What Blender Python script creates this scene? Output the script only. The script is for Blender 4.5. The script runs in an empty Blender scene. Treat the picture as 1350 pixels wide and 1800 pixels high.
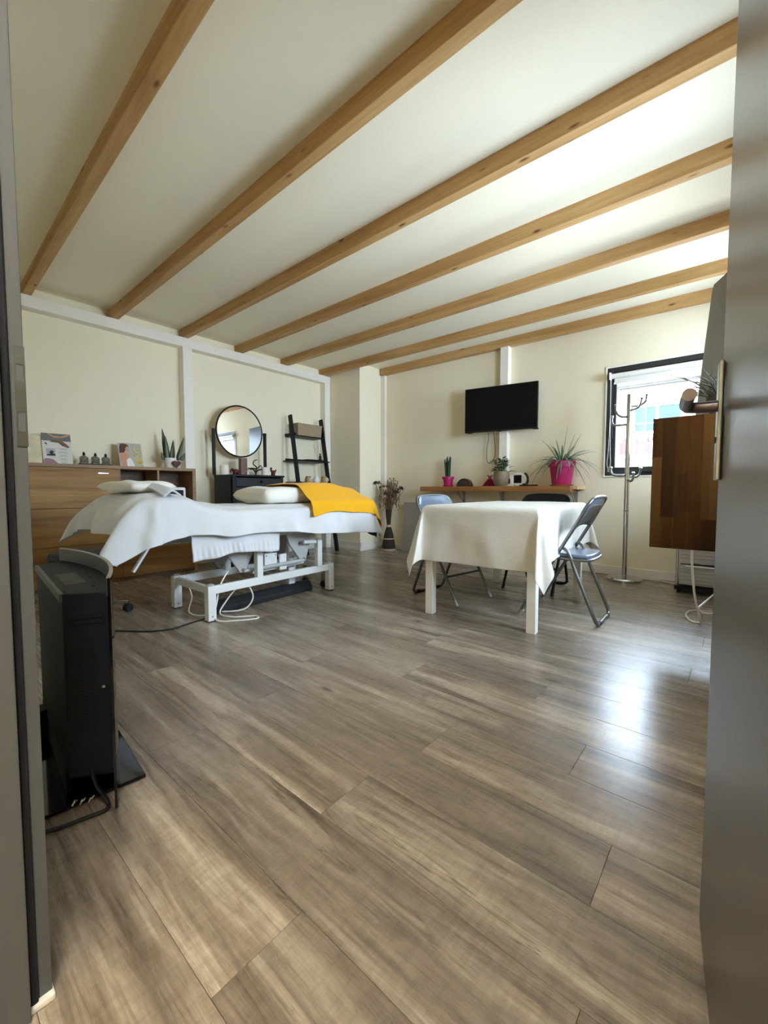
import bpy, bmesh, math, random
from mathutils import Vector, Matrix, Quaternion, noise
random.seed(7)
sc = bpy.context.scene
COL = sc.collection
R = math.radians
PI = math.pi

# ------------------------------------------------------------------ camera
cam_d = bpy.data.cameras.new('camera')
cam = bpy.data.objects.new('camera', cam_d)
COL.objects.link(cam)
cam.location = (0, 0, 0.87)
cam.rotation_euler = (R(90) - math.atan(40 / 738), 0, R(40.3))
cam_d.sensor_fit = 'VERTICAL'
cam_d.sensor_height = 36
cam_d.lens = 36 * 738 / 1800
cam_d.clip_start = 0.02
cam_d.clip_end = 200
sc.camera = cam

# ------------------------------------------------------------------ sky, sun, exposure
w = bpy.data.worlds.new('sky')
sc.world = w
w.use_nodes = True
bg = w.node_tree.nodes['Background']
bg.inputs[0].default_value = (0.72, 0.85, 1.0, 1)
bg.inputs[1].default_value = 4.0
sun_d = bpy.data.lights.new('sun', 'SUN')
sun = bpy.data.objects.new('sun', sun_d)
COL.objects.link(sun)
sun.rotation_euler = Vector((0.60, 0.07, -0.80)).to_track_quat('-Z', 'Y').to_euler()      # shines along the street, grazing the house opposite
sun_d.energy = 6.0
sun_d.angle = R(0.6)
sun_d.color = (1.0, 0.95, 0.88)
por_d = bpy.data.lights.new('window_portal', 'AREA')
por_d.shape = 'RECTANGLE'
por_d.size, por_d.size_y = 1.6, 1.1
por_d.cycles.is_portal = True
por = bpy.data.objects.new('window_portal', por_d)
COL.objects.link(por)
por.location = (-0.31, 4.93, 1.55)
por.rotation_euler = (R(-90), 0, 0)
# openings of the right wall: y0, y1, z0, z1
SIDE = ((1.85, 2.88, 1.0, 2.1), (3.6, 4.45, 1.36, 2.25))
for y0, y1, z0, z1 in SIDE:
    pd = bpy.data.lights.new('side_window_portal', 'AREA')
    pd.shape = 'RECTANGLE'
    pd.size, pd.size_y = y1 - y0, z1 - z0
    pd.cycles.is_portal = True
    po_ = bpy.data.objects.new('side_window_portal', pd)
    COL.objects.link(po_)
    po_.location = (0.93, (y0 + y1) / 2, (z0 + z1) / 2)
    po_.rotation_euler = (R(90), 0, R(90))
sc.view_settings.view_transform = 'Standard'
sc.view_settings.look = 'None'
sc.view_settings.gamma = 1
sc.view_settings.use_curve_mapping = False
sc.view_settings.exposure = 3.55
sc.cycles.max_bounces = 14
sc.cycles.diffuse_bounces = 8
sc.cycles.glossy_bounces = 6
sc.cycles.transparent_max_bounces = 12
sc.cycles.sample_clamp_indirect = 6

# ------------------------------------------------------------------ helpers
def lin(c):
    c = c / 255.0
    return c / 12.92 if c <= 0.04045 else ((c + 0.055) / 1.055) ** 2.4

def rgb(r, g, b):
    return (lin(r), lin(g), lin(b), 1.0)

class NT:
    def __init__(s, name):
        s.m = bpy.data.materials.new(name)
        s.m.use_nodes = True
        s.t = s.m.node_tree
        s.b = s.t.nodes['Principled BSDF']
        s.out = s.t.nodes['Material Output']
    def n(s, t, **k):
        nd = s.t.nodes.new(t)
        for a, v in k.items():
            if a.startswith('i_'):
                nd.inputs[a[2:].replace('_', ' ')].default_value = v
            else:
                setattr(nd, a, v)
        return nd
    def l(s, a, b):
        s.t.links.new(a, b)
    def coords(s, scale=(1, 1, 1), rnd=False, kind='Object'):
        tc = s.n('ShaderNodeTexCoord')
        mp = s.n('ShaderNodeMapping')
        mp.inputs['Scale'].default_value = scale
        s.l(tc.outputs[kind], mp.inputs[0])
        if rnd:
            oi = s.n('ShaderNodeObjectInfo')
            mu = s.n('ShaderNodeVectorMath', operation='SCALE')
            cb = s.n('ShaderNodeCombineXYZ')
            m2 = s.n('ShaderNodeMath', operation='MULTIPLY'); m2.inputs[1].default_value = 37.7
            fr = s.n('ShaderNodeMath', operation='FRACT')
            s.l(oi.outputs['Random'], m2.inputs[0]); s.l(m2.outputs[0], fr.inputs[0])
            s.l(oi.outputs['Random'], cb.inputs[0]); s.l(fr.outputs[0], cb.inputs[1]); s.l(oi.outputs['Random'], cb.inputs[2])
            s.l(cb.outputs[0], mu.inputs[0]); mu.inputs['Scale'].default_value = 40
            s.l(mu.outputs[0], mp.inputs['Location'])
        return mp.outputs[0]
    def ramp(s, fac, stops):
        r = s.n('ShaderNodeValToRGB')
        e = r.color_ramp.elements
        while len(e) < len(stops):
            e.new(0.5)
        for i, (p, c) in enumerate(stops):
            e[i].position = p
            e[i].color = c
        s.l(fac, r.inputs[0])
        return r.outputs[0]
    def mix(s, a, b, fac, mode='MIX'):
        m = s.n('ShaderNodeMix', data_type='RGBA', blend_type=mode)
        for sock, v in ((m.inputs[6], a), (m.inputs[7], b), (m.inputs[0], fac)):
            if hasattr(v, 'node'):
                s.l(v, sock)
            else:
                sock.default_value = v
        return m.outputs[2]
    def bump(s, h, strength=0.2, dist=0.01):
        b = s.n('ShaderNodeBump')
        b.inputs['Strength'].default_value = strength
        b.inputs['Distance'].default_value = dist
        s.l(h, b.inputs['Height'])
        s.l(b.outputs[0], s.b.inputs['Normal'])

def plain(name, c, rough=0.5, metal=0.0, noise_s=0, bump=0.0, dist=0.003, spec=0.5, var=0.06, sheen=0.0):
    q = NT(name)
    q.b.inputs['Roughness'].default_value = rough
    q.b.inputs['Metallic'].default_value = metal
    q.b.inputs['Specular IOR Level'].default_value = spec
    if sheen:
        q.b.inputs['Sheen Weight'].default_value = sheen
    co = q.coords()
    nz = q.n('ShaderNodeTexNoise'); nz.inputs['Scale'].default_value = noise_s or 6
    nz.inputs['Detail'].default_value = 4
    q.l(co, nz.inputs['Vector'])
    c0 = tuple(x * (1 - var) for x in c[:3]) + (1,)
    c1 = tuple(min(1, x * (1 + var)) for x in c[:3]) + (1,)
    q.l(q.ramp(nz.outputs[0], [(0.3, c0), (0.7, c1)]), q.b.inputs['Base Color'])
    if bump:
        q.bump(nz.outputs[0], bump, dist)
    return q.m

def wood(name, stops, axis=0, scale=1.0, rough=0.45, rnd=False, knots=0.0, knot_c=(0.05, 0.025, 0.01, 1), tone=0.0, grain=0.5, bump=0.15, rough_var=0.1, spec=0.5, coat=0.0):
    """stops: 3 linear colours dark/mid/light; grain runs along axis"""
    q = NT(name)
    sv = [7.0 * scale] * 3
    sv[axis] = 0.55 * scale
    co = q.coords(tuple(sv), rnd)
    n1 = q.n('ShaderNodeTexNoise'); n1.inputs['Scale'].default_value = 1.6; n1.inputs['Detail'].default_value = 6; n1.inputs['Roughness'].default_value = 0.62; n1.inputs['Distortion'].default_value = 0.6
    q.l(co, n1.inputs['Vector'])
    sv2 = [90.0 * scale] * 3
    sv2[axis] = 3.0 * scale
    co2 = q.coords(tuple(sv2), rnd)
    n2 = q.n('ShaderNodeTexNoise'); n2.inputs['Scale'].default_value = 1.0; n2.inputs['Detail'].default_value = 5; n2.inputs['Roughness'].default_value = 0.7
    q.l(co2, n2.inputs['Vector'])
    c = q.ramp(n1.outputs[0], [(0.30, stops[0]), (0.5, stops[1]), (0.72, stops[2])])
    g = q.ramp(n2.outputs[0], [(0.35, (1 - grain, 1 - grain, 1 - grain, 1)), (0.62, (1, 1, 1, 1))])
    c = q.mix(c, g, 0.8, 'MULTIPLY')
    if tone:
        oi = q.n('ShaderNodeObjectInfo')
        t = q.ramp(oi.outputs['Random'], [(0.0, (1 - tone, 1 - tone, 1 - tone, 1)), (1.0, (1 + tone * 0.6, 1 + tone * 0.55, 1 + tone * 0.5, 1))])
        c = q.mix(c, t, 1.0, 'MULTIPLY')
    if knots:
        sk = [9.0 * knots] * 3
        sk[axis] = 3.2 * knots
        ck = q.coords(tuple(sk), rnd)
        v = q.n('ShaderNodeTexVoronoi'); v.inputs['Scale'].default_value = 1.0
        q.l(ck, v.inputs['Vector'])
        kf = q.ramp(v.outputs['Distance'], [(0.05, (1, 1, 1, 1)), (0.15, (0, 0, 0, 1))])
        c = q.mix(c, knot_c, kf)
    q.l(c, q.b.inputs['Base Color'])
    rr = q.n('ShaderNodeMapRange'); rr.inputs['To Min'].default_value = rough + rough_var; rr.inputs['To Max'].default_value = rough - rough_var * 0.3
    q.l(n2.outputs[0], rr.inputs['Value'])
    q.l(rr.outputs[0], q.b.inputs['Roughness'])
    q.b.inputs['Specular IOR Level'].default_value = spec
    if coat:
        q.b.inputs['Coat Weight'].default_value = coat
        q.b.inputs['Coat Roughness'].default_value = 0.12
    if bump:
        q.bump(n2.outputs[0], bump, 0.001)
    return q.m

def glass_mat(name, tint=(0.95, 0.98, 1, 1), ior=1.45, rough=0.0):
    q = NT(name)
    q.t.nodes.remove(q.b)
    tr = q.n('ShaderNodeBsdfTransparent'); tr.inputs[0].default_value = tint
    gl = q.n('ShaderNodeBsdfGlossy'); gl.inputs['Roughness'].default_value = rough
    fr = q.n('ShaderNodeFresnel'); fr.inputs[0].default_value = ior
    mx = q.n('ShaderNodeMixShader')
    q.l(fr.outputs[0], mx.inputs[0]); q.l(tr.outputs[0], mx.inputs[1]); q.l(gl.outputs[0], mx.inputs[2])
    q.l(mx.outputs[0], q.out.inputs[0])
    return q.m

def cloth_mat(name, c, scale=400, bump=0.6, dist=0.004, rough=0.95, sheen=0.3, weave=False, spec=0.2):
    q = NT(name)
    q.b.inputs['Roughness'].default_value = rough
    q.b.inputs['Sheen Weight'].default_value = sheen
    q.b.inputs['Specular IOR Level'].default_value = spec
    co = q.coords((1, 1, 1))
    n1 = q.n('ShaderNodeTexNoise'); n1.inputs['Scale'].default_value = scale; n1.inputs['Detail'].default_value = 3
    q.l(co, n1.inputs['Vector'])
    c0 = tuple(x * 0.93 for x in c[:3]) + (1,)
    q.l(q.ramp(n1.outputs[0], [(0.3, c0), (0.7, c)]), q.b.inputs['Base Color'])
    h = n1.outputs[0]
    if weave:
        wv = q.n('ShaderNodeTexVoronoi'); wv.inputs['Scale'].default_value = scale * 0.25
        q.l(co, wv.inputs['Vector'])
        h = wv.outputs['Distance']
    q.bump(h, bump, dist)
    return q.m

class MB:
    def __init__(s):
        s.v = []; s.f = []
    def add(s, vs, fs):
        o = len(s.v)
        s.v += [Vector(p) for p in vs]
        s.f += [tuple(i + o for i in f) for f in fs]
        return s
    def box(s, x0, x1, y0, y1, z0, z1):
        return s.add([(x0, y0, z0), (x1, y0, z0), (x1, y1, z0), (x0, y1, z0), (x0, y0, z1), (x1, y0, z1), (x1, y1, z1), (x0, y1, z1)],
                     [(0, 3, 2, 1), (4, 5, 6, 7), (0, 1, 5, 4), (1, 2, 6, 5), (2, 3, 7, 6), (3, 0, 4, 7)])
    def bar(s, a, b, wd, ht, up=(0, 0, 1)):
        """rectangular bar from a to b, wd sideways and ht along up"""
        a, b = Vector(a), Vector(b)
        d = (b - a).normalized()
        sd = d.cross(Vector(up)).normalized() * wd / 2
        u = sd.normalized().cross(d).normalized() * ht / 2
        return s.add([a - sd - u, a + sd - u, a + sd + u, a - sd + u, b - sd - u, b + sd - u, b + sd + u, b - sd + u],
                     [(0, 1, 2, 3), (4, 7, 6, 5), (0, 4, 5, 1), (1, 5, 6, 2), (2, 6, 7, 3), (3, 7, 4, 0)])
    def tube(s, pts, r, seg=10, closed=False, cap=True):
        pts = [Vector(p) for p in pts]
        n = len(pts)
        rs = r if isinstance(r, (list, tuple)) else [r] * n
        tan = []
        for i in range(n):
            if closed:
                t = pts[(i + 1) % n] - pts[i - 1]
            else:
                t = pts[min(i + 1, n - 1)] - pts[max(i - 1, 0)]
            tan.append(t.normalized())
        ref = Vector((0, 0, 1)) if abs(tan[0].z) < 0.9 else Vector((1, 0, 0))
        nrm = tan[0].cross(ref).normalized()
        vs = []
        for i in range(n):
            if i:
                q = tan[i - 1].rotation_difference(tan[i])
                nrm = (q @ nrm).normalized()
            bi = tan[i].cross(nrm)
            for k in range(seg):
                a = 2 * PI * k / seg
                vs.append(pts[i] + (nrm * math.cos(a) + bi * math.sin(a)) * rs[i])
        fs = []
        for i in range(n if closed else n - 1):
            j = (i + 1) % n
            for k in range(seg):
                k2 = (k + 1) % seg
                fs.append((i * seg + k, i * seg + k2, j * seg + k2, j * seg + k))
        if cap and not closed:
            fs.append(tuple(range(seg))[::-1])
            fs.append(tuple((n - 1) * seg + k for k in range(seg)))
        return s.add(vs, fs)
    def lathe(s, prof, c=(0, 0, 0), seg=24, sx=1, sy=1, arc=(0, 2 * PI)):
        cx, cy, cz = c
        vs = []; fs = []
        n = len(prof)
        for k in range(seg):
            a = 2 * PI * k / seg
            for (r, z) in prof:
                vs.append((cx + r * sx * math.cos(a), cy + r * sy * math.sin(a), cz + z))
        for k in range(seg):
            k2 = (k + 1) % seg
            for i in range(n - 1):
                fs.append((k * n + i, k2 * n + i, k2 * n + i + 1, k * n + i + 1))
        if prof[0][0] > 1e-6:
            fs.append(tuple(k * n for k in range(seg))[::-1])
        if prof[-1][0] > 1e-6:
            fs.append(tuple(k * n + n - 1 for k in range(seg)))
        return s.add(vs, fs)
    def ball(s, c, r, seg=14, rings=9):
        if not isinstance(r, (tuple, list)):
            r = (r, r, r)
        vs = []; fs = []
        for i in range(rings + 1):
            t = PI * i / rings
            for k in range(seg):
                a = 2 * PI * k / seg
                vs.append((c[0] + r[0] * math.sin(t) * math.cos(a), c[1] + r[1] * math.sin(t) * math.sin(a), c[2] - r[2] * math.cos(t)))
        for i in range(rings):
            for k in range(seg):
                k2 = (k + 1) % seg
                fs.append((i * seg + k, i * seg + k2, (i + 1) * seg + k2, (i + 1) * seg + k))
        return s.add(vs, fs)
    def grid(s, fn, nu, nv):
        vs = [fn(i / nu, j / nv) for i in range(nu + 1) for j in range(nv + 1)]
        fs = [(i * (nv + 1) + j, (i + 1) * (nv + 1) + j, (i + 1) * (nv + 1) + j + 1, i * (nv + 1) + j + 1) for i in range(nu) for j in range(nv)]
        return s.add(vs, fs)
    def prism(s, pts, h):
        """polygon (list of 3d points) pushed along vector h"""
        n = len(pts)
        h = Vector(h)
        a = [Vector(p) for p in pts]
        vs = a + [p + h for p in a]
        fs = [tuple(range(n))[::-1], tuple(range(n, 2 * n))] + [(i, (i + 1) % n, (i + 1) % n + n, i + n) for i in range(n)]
        return s.add(vs, fs)
    def xf(s, m):
        s.v = [m @ p for p in s.v]
        return s

def build(name, mb, m, parent=None, smooth=False, bevel=0, solid=0, angle=40, sub=0, kind=None, label=None, cat=None, group=None, seg=2, clean=True):
    me = bpy.data.meshes.new(name)
    off = Vector((0, 0, 0))
    if parent is not None:
        off = Vector(parent.get('_org', (0, 0, 0)))
    me.from_pydata([tuple(p - off) for p in mb.v], [], mb.f)
    bm = bmesh.new(); bm.from_mesh(me)
    if clean:
        bmesh.ops.remove_doubles(bm, verts=bm.verts, dist=1e-5)
    bmesh.ops.recalc_face_normals(bm, faces=bm.faces)
    bm.to_mesh(me); bm.free()
    me.materials.append(m)
    if smooth:
        me.shade_smooth()
        me.set_sharp_from_angle(angle=R(angle))
    o = bpy.data.objects.new(name, me)
    COL.objects.link(o)
    o['_org'] = tuple(off)
    if parent is not None:
        o.parent = parent
    if solid:
        md = o.modifiers.new('thick', 'SOLIDIFY'); md.thickness = abs(solid); md.offset = 1 if solid > 0 else -1
    if bevel:
        md = o.modifiers.new('edge', 'BEVEL'); md.width = bevel; md.segments = seg; md.limit_method = 'ANGLE'; md.angle_limit = R(35)
    if sub:
        md = o.modifiers.new('sub', 'SUBSURF'); md.levels = sub; md.render_levels = sub
    if kind: o['kind'] = kind
    if label: o['label'] = label
    if cat: o['category'] = cat
    if group: o['group'] = group
    return o

def thing(name, label, cat, loc=(0, 0, 0), rotz=0, group=None, world=True):
    """Empty at the base of a thing. With world=True parts are given in world coordinates (no rotation)."""
    o = bpy.data.objects.new(name, None)
    o.empty_display_size = 0.1
    COL.objects.link(o)
    o.location = loc
    o.rotation_euler = (0, 0, rotz)
    o['_org'] = tuple(loc) if world else (0.0, 0.0, 0.0)
    o['label'] = label; o['category'] = cat
    if group: o['group'] = group
    return o

def dup(root, loc=None, rotz=None, label=None, group=None):
    def cp(o, par):
        c = o.copy(); COL.objects.link(c)
        if par: c.parent = par
        for ch in [x for x in bpy.data.objects if x.parent == o]:
            cp(ch, c)
        return c
    r = cp(root, None)
    if loc is not None: r.location = loc
    if rotz is not None: r.rotation_euler = (0, 0, rotz)
    if label: r['label'] = label
    if group: r['group'] = group
    return r

def bez(p, n=24):
    """Catmull-Rom through the points"""
    p = [Vector(q) for q in p]
    out = []
    k = len(p) - 1
    for i in range(k):
        a = p[max(i - 1, 0)]; b = p[i]; c = p[i + 1]; d = p[min(i + 2, k)]
        m = max(3, n // k)
        for j in range(m):
            t = j / m
            out.append(0.5 * ((2 * b) + (c - a) * t + (2 * a - 5 * b + 4 * c - d) * t * t + (3 * b - a - 3 * c + d) * t ** 3))
    out.append(p[-1])
    return out

def sstep(a, b, x):
    t = max(0.0, min(1.0, (x - a) / (b - a)))
    return t * t * (3 - 2 * t)

def interp(tab, x):
    if x <= tab[0][0]: return tab[0][1]
    for (a, va), (b, vb) in zip(tab, tab[1:]):
        if x <= b:
            t = (x - a) / (b - a)
            t = t * t * (3 - 2 * t)
            return va + (vb - va) * t
    return tab[-1][1]

# ------------------------------------------------------------------ materials
M = {}
M['wall'] = plain('wall_paint', rgb(237, 228, 202), 0.85, noise_s=60, bump=0.08, dist=0.002, var=0.015, spec=0.2)
M['ceil'] = plain('ceiling_paint', rgb(239, 232, 210), 0.9, noise_s=90, bump=0.05, dist=0.001, var=0.012, spec=0.2)
M['white_wood'] = plain('white_painted_timber', rgb(236, 231, 220), 0.55, noise_s=14, bump=0.06, dist=0.002, var=0.02)
M['white'] = plain('white_lacquer', rgb(235, 233, 226), 0.35, var=0.01)
M['plastic_white'] = plain('white_plastic', rgb(238, 236, 230), 0.4, var=0.01)
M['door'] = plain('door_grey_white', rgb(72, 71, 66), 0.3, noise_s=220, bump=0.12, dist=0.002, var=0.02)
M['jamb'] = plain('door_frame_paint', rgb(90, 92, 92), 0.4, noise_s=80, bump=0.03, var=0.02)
M['steel'] = plain('brushed_steel', rgb(150, 152, 150), 0.35, 1.0, noise_s=40, var=0.08)
M['chrome'] = plain('chrome', rgb(205, 207, 208), 0.12, 1.0, noise_s=20, var=0.03)
M['hook'] = plain('hook_chrome', rgb(150, 152, 156), 0.14, 1.0, var=0.03)
M['handle'] = plain('dark_satin_handle', rgb(120, 112, 116), 0.32, 1.0, var=0.05)
M['black'] = plain('black_lacquer', rgb(14, 14, 15), 0.5, var=0.1, spec=0.3)
M['black_rubber'] = plain('black_rubber', rgb(18, 20, 26), 0.7, var=0.1)
M['anthracite'] = plain('anthracite_frame', rgb(40, 42, 43), 0.45, var=0.06)
M['heater'] = plain('heater_sheet_metal', rgb(23, 28, 36), 0.6, spec=0.25, noise_s=120, bump=0.03, var=0.05)
M['heater_dark'] = plain('heater_shadow_slot', rgb(4, 4, 5), 0.8, var=0.1)
M['black_glass'] = plain('black_glass', rgb(10, 11, 13), 0.06, var=0.05, spec=0.6)
M['grey_steel'] = plain('grey_chair_tube', rgb(118, 118, 118), 0.36, 0.85, noise_s=30, var=0.06)
M['seat_blue'] = plain('chair_vinyl', rgb(88, 99, 116), 0.24, noise_s=160, bump=0.06, var=0.06)
M['bed_frame'] = plain('bed_frame_enamel', rgb(222, 224, 222), 0.35, var=0.02)
M['bed_grey2'] = plain('panel_back_grey', rgb(88, 90, 92), 0.5, var=0.03)
M['bed_grey'] = plain('bed_plate_grey', rgb(176, 178, 174), 0.45, var=0.03)
M['towel'] = cloth_mat('white_terry', rgb(222, 223, 225), 620, 0.7, 0.003)
M['pillow'] = cloth_mat('cream_cotton', rgb(235, 231, 220), 300, 0.3, 0.002)
M['yellow'] = cloth_mat('mustard_wool', rgb(236, 172, 22), 300, 0.6, 0.004, sheen=0.2)
M['purple'] = cloth_mat('aubergine_sheet', rgb(52, 24, 58), 300, 0.3, 0.002)
M['mattress'] = plain('mattress_vinyl', rgb(30, 30, 44), 0.5, var=0.1)
M['tablecloth'] = cloth_mat('white_embossed_tablecloth', rgb(220, 216, 206), 760, 0.55, 0.002, rough=0.42, sheen=0.1, weave=True, spec=0.5)
M['curtain'] = cloth_mat('grey_white_curtain', rgb(132, 127, 114), 200, 0.3, 0.003)
M['pink'] = plain('magenta_pot', rgb(172, 14, 88), 0.45, var=0.05)
M['terracotta'] = plain('saucer_ochre', rgb(205, 140, 90), 0.7, var=0.08)
M['beige_pot'] = plain('speckled_beige_pot', rgb(130, 114, 88), 0.6, noise_s=40, bump=0.1, var=0.15)
M['white_pot'] = plain('white_ceramic', rgb(226, 224, 216), 0.35, var=0.03)
M['soil'] = plain('potting_soil', rgb(48, 34, 24), 0.95, noise_s=80, bump=0.6, var=0.4)
M['burgundy'] = plain('burgundy_wax', rgb(82, 14, 20), 0.6, var=0.1)
M['wax'] = plain('white_wax', rgb(228, 222, 208), 0.5, var=0.03)
M['amber'] = plain('amber_candle', rgb(118, 82, 66), 0.4, noise_s=14, var=0.3)
M['bronze'] = plain('dark_bronze', rgb(48, 42, 38), 0.45, 0.6, noise_s=20, var=0.2)
M['stone'] = plain('grey_stone', rgb(118, 112, 96), 0.75, noise_s=60, bump=0.3, var=0.35)
M['darkbase'] = plain('dark_wood_base', rgb(52, 44, 34), 0.6, noise_s=20, var=0.2)
M['tan'] = plain('tan_ceramic', rgb(170, 138, 96), 0.55, noise_s=30, var=0.12)
M['tv'] = plain('tv_bezel', rgb(12, 12, 13), 0.3, var=0.05)
M['screen'] = plain('tv_screen', rgb(5, 5, 6), 0.38, var=0.03, spec=0.2)
M['cable_black'] = plain('black_cable', rgb(18, 18, 19), 0.5, var=0.05)
M['cable_white'] = plain('white_cable', rgb(228, 224, 214), 0.45, var=0.02)
M['cable_grey'] = plain('grey_cable', rgb(92, 88, 82), 0.5, var=0.05)
M['grey_panel'] = plain('light_grey_panel', rgb(150, 145, 136), 0.6, var=0.02)
M['paper_cream'] = plain('cream_card', rgb(214, 202, 168), 0.7, noise_s=18, var=0.14)
M['paper_white'] = plain('white_card', rgb(214, 210, 200), 0.55, var=0.02)
M['paper_grey'] = plain('grey_card', rgb(176, 174, 166), 0.5, var=0.03)
M['print_brown'] = plain('brown_print', rgb(120, 86, 56), 0.55, noise_s=40, var=0.3)
M['print_grey'] = plain('grey_print', rgb(112, 110, 106), 0.55, noise_s=40, var=0.2)
M['print_dark'] = plain('dark_print', rgb(52, 48, 46), 0.55, var=0.2)
M['print_skin'] = plain('skin_print', rgb(202, 150, 116), 0.55, noise_s=30, var=0.1)
M['print_hair'] = plain('hair_print', rgb(84, 56, 38), 0.55, noise_s=60, var=0.25)
M['print_mauve'] = plain('mauve_print', rgb(150, 112, 130), 0.55, var=0.1)
M['print_white'] = plain('white_print', rgb(232, 230, 226), 0.5, var=0.02)
M['gold'] = plain('gold_foil', rgb(226, 206, 120), 0.3, 0.6, var=0.05)
M['leaf_dark'] = plain('dark_leaf', rgb(34, 58, 30), 0.42, noise_s=30, var=0.45)
M['twig_leaf'] = plain('olive_twig', rgb(66, 60, 36), 0.6, noise_s=30, var=0.3)
M['leaf_mid'] = plain('mid_leaf', rgb(52, 82, 40), 0.45, noise_s=20, var=0.35)
M['leaf_spider'] = plain('spider_leaf', rgb(92, 112, 80), 0.45, noise_s=14, var=0.4)
M['dry'] = plain('dried_stem', rgb(126, 100, 72), 0.9, noise_s=40, var=0.3)
M['dry_dark'] = plain('dried_leaf', rgb(62, 50, 38), 0.85, noise_s=30, var=0.3)
M['dry_pink'] = plain('dried_flower', rgb(196, 172, 150), 0.9, noise_s=60, var=0.2)
M['twig'] = plain('twig_vase', rgb(50, 36, 26), 0.85, noise_s=90, bump=0.4, var=0.35)
M['pattern_red'] = plain('raspberry_paper', rgb(150, 26, 76), 0.6, var=0.15)
M['bracket'] = plain('galvanised_bracket', rgb(160, 158, 150), 0.45, 0.5, var=0.05)
M['drawer'] = plain('smoky_plastic_drawer', rgb(176, 174, 172), 0.25, var=0.04)
M['basket'] = None
M['glass'] = glass_mat('window_glass')
M['pane_far'] = plain('far_window_glass', rgb(30, 44, 58), 0.1, var=0.1, spec=0.15)
M['facade'] = plain('white_render', rgb(132, 131, 127), 0.9, noise_s=3, var=0.02)
M['brick'] = plain('red_brick_panel', rgb(72, 36, 34), 0.9, noise_s=20, bump=0.2, var=0.12)
M['paving'] = plain('pale_paving', rgb(158, 154, 146), 0.9, noise_s=2, var=0.06)
M['letter'] = plain('white_vinyl_letters', rgb(205, 196, 190), 0.5, var=0.02)
M['mirror'] = plain('mirror_silver', (0.92, 0.93, 0.92, 1), 0.01, 1.0, var=0.0)
M['oak_y'] = wood('wild_oak_board', [rgb(114, 80, 40), rgb(160, 118, 66), rgb(182, 142, 86)], axis=1, spec=0.3, scale=0.6, rough=0.5, knots=0.4, knot_c=rgb(110, 78, 48), grain=0.28)
M['oak_top'] = wood('oak_board_edge', [rgb(132, 98, 62), rgb(158, 122, 82), rgb(176, 142, 102)], axis=1, rough=0.5, grain=0.3)
M['oak_dark'] = wood('oak_inner_board', [rgb(84, 60, 38), rgb(108, 80, 52), rgb(126, 96, 66)], axis=1, rough=0.55, grain=0.3)
M['shelf_oak'] = wood('oak_worktop', [rgb(136, 88, 42), rgb(168, 114, 60), rgb(190, 138, 82)], axis=0, rough=0.4, grain=0.3)
M['shelf_end'] = wood('maple_end', [rgb(196, 156, 108), rgb(216, 178, 130), rgb(228, 194, 150)], axis=1, rough=0.45, grain=0.2)
M['pine'] = wood('pine_beam', [rgb(166, 122, 70), rgb(192, 150, 94), rgb(208, 170, 116)], axis=0, scale=0.9, rough=0.6, rnd=True, knots=1.25, knot_c=rgb(104, 62, 28), grain=0.22)
M['stave'] = wood('walnut_stave', [rgb(48, 24, 4), rgb(60, 32, 6), rgb(80, 46, 13)], axis=2, spec=0.12, rough=0.42, rnd=True, tone=0.42, grain=0.3)
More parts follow.
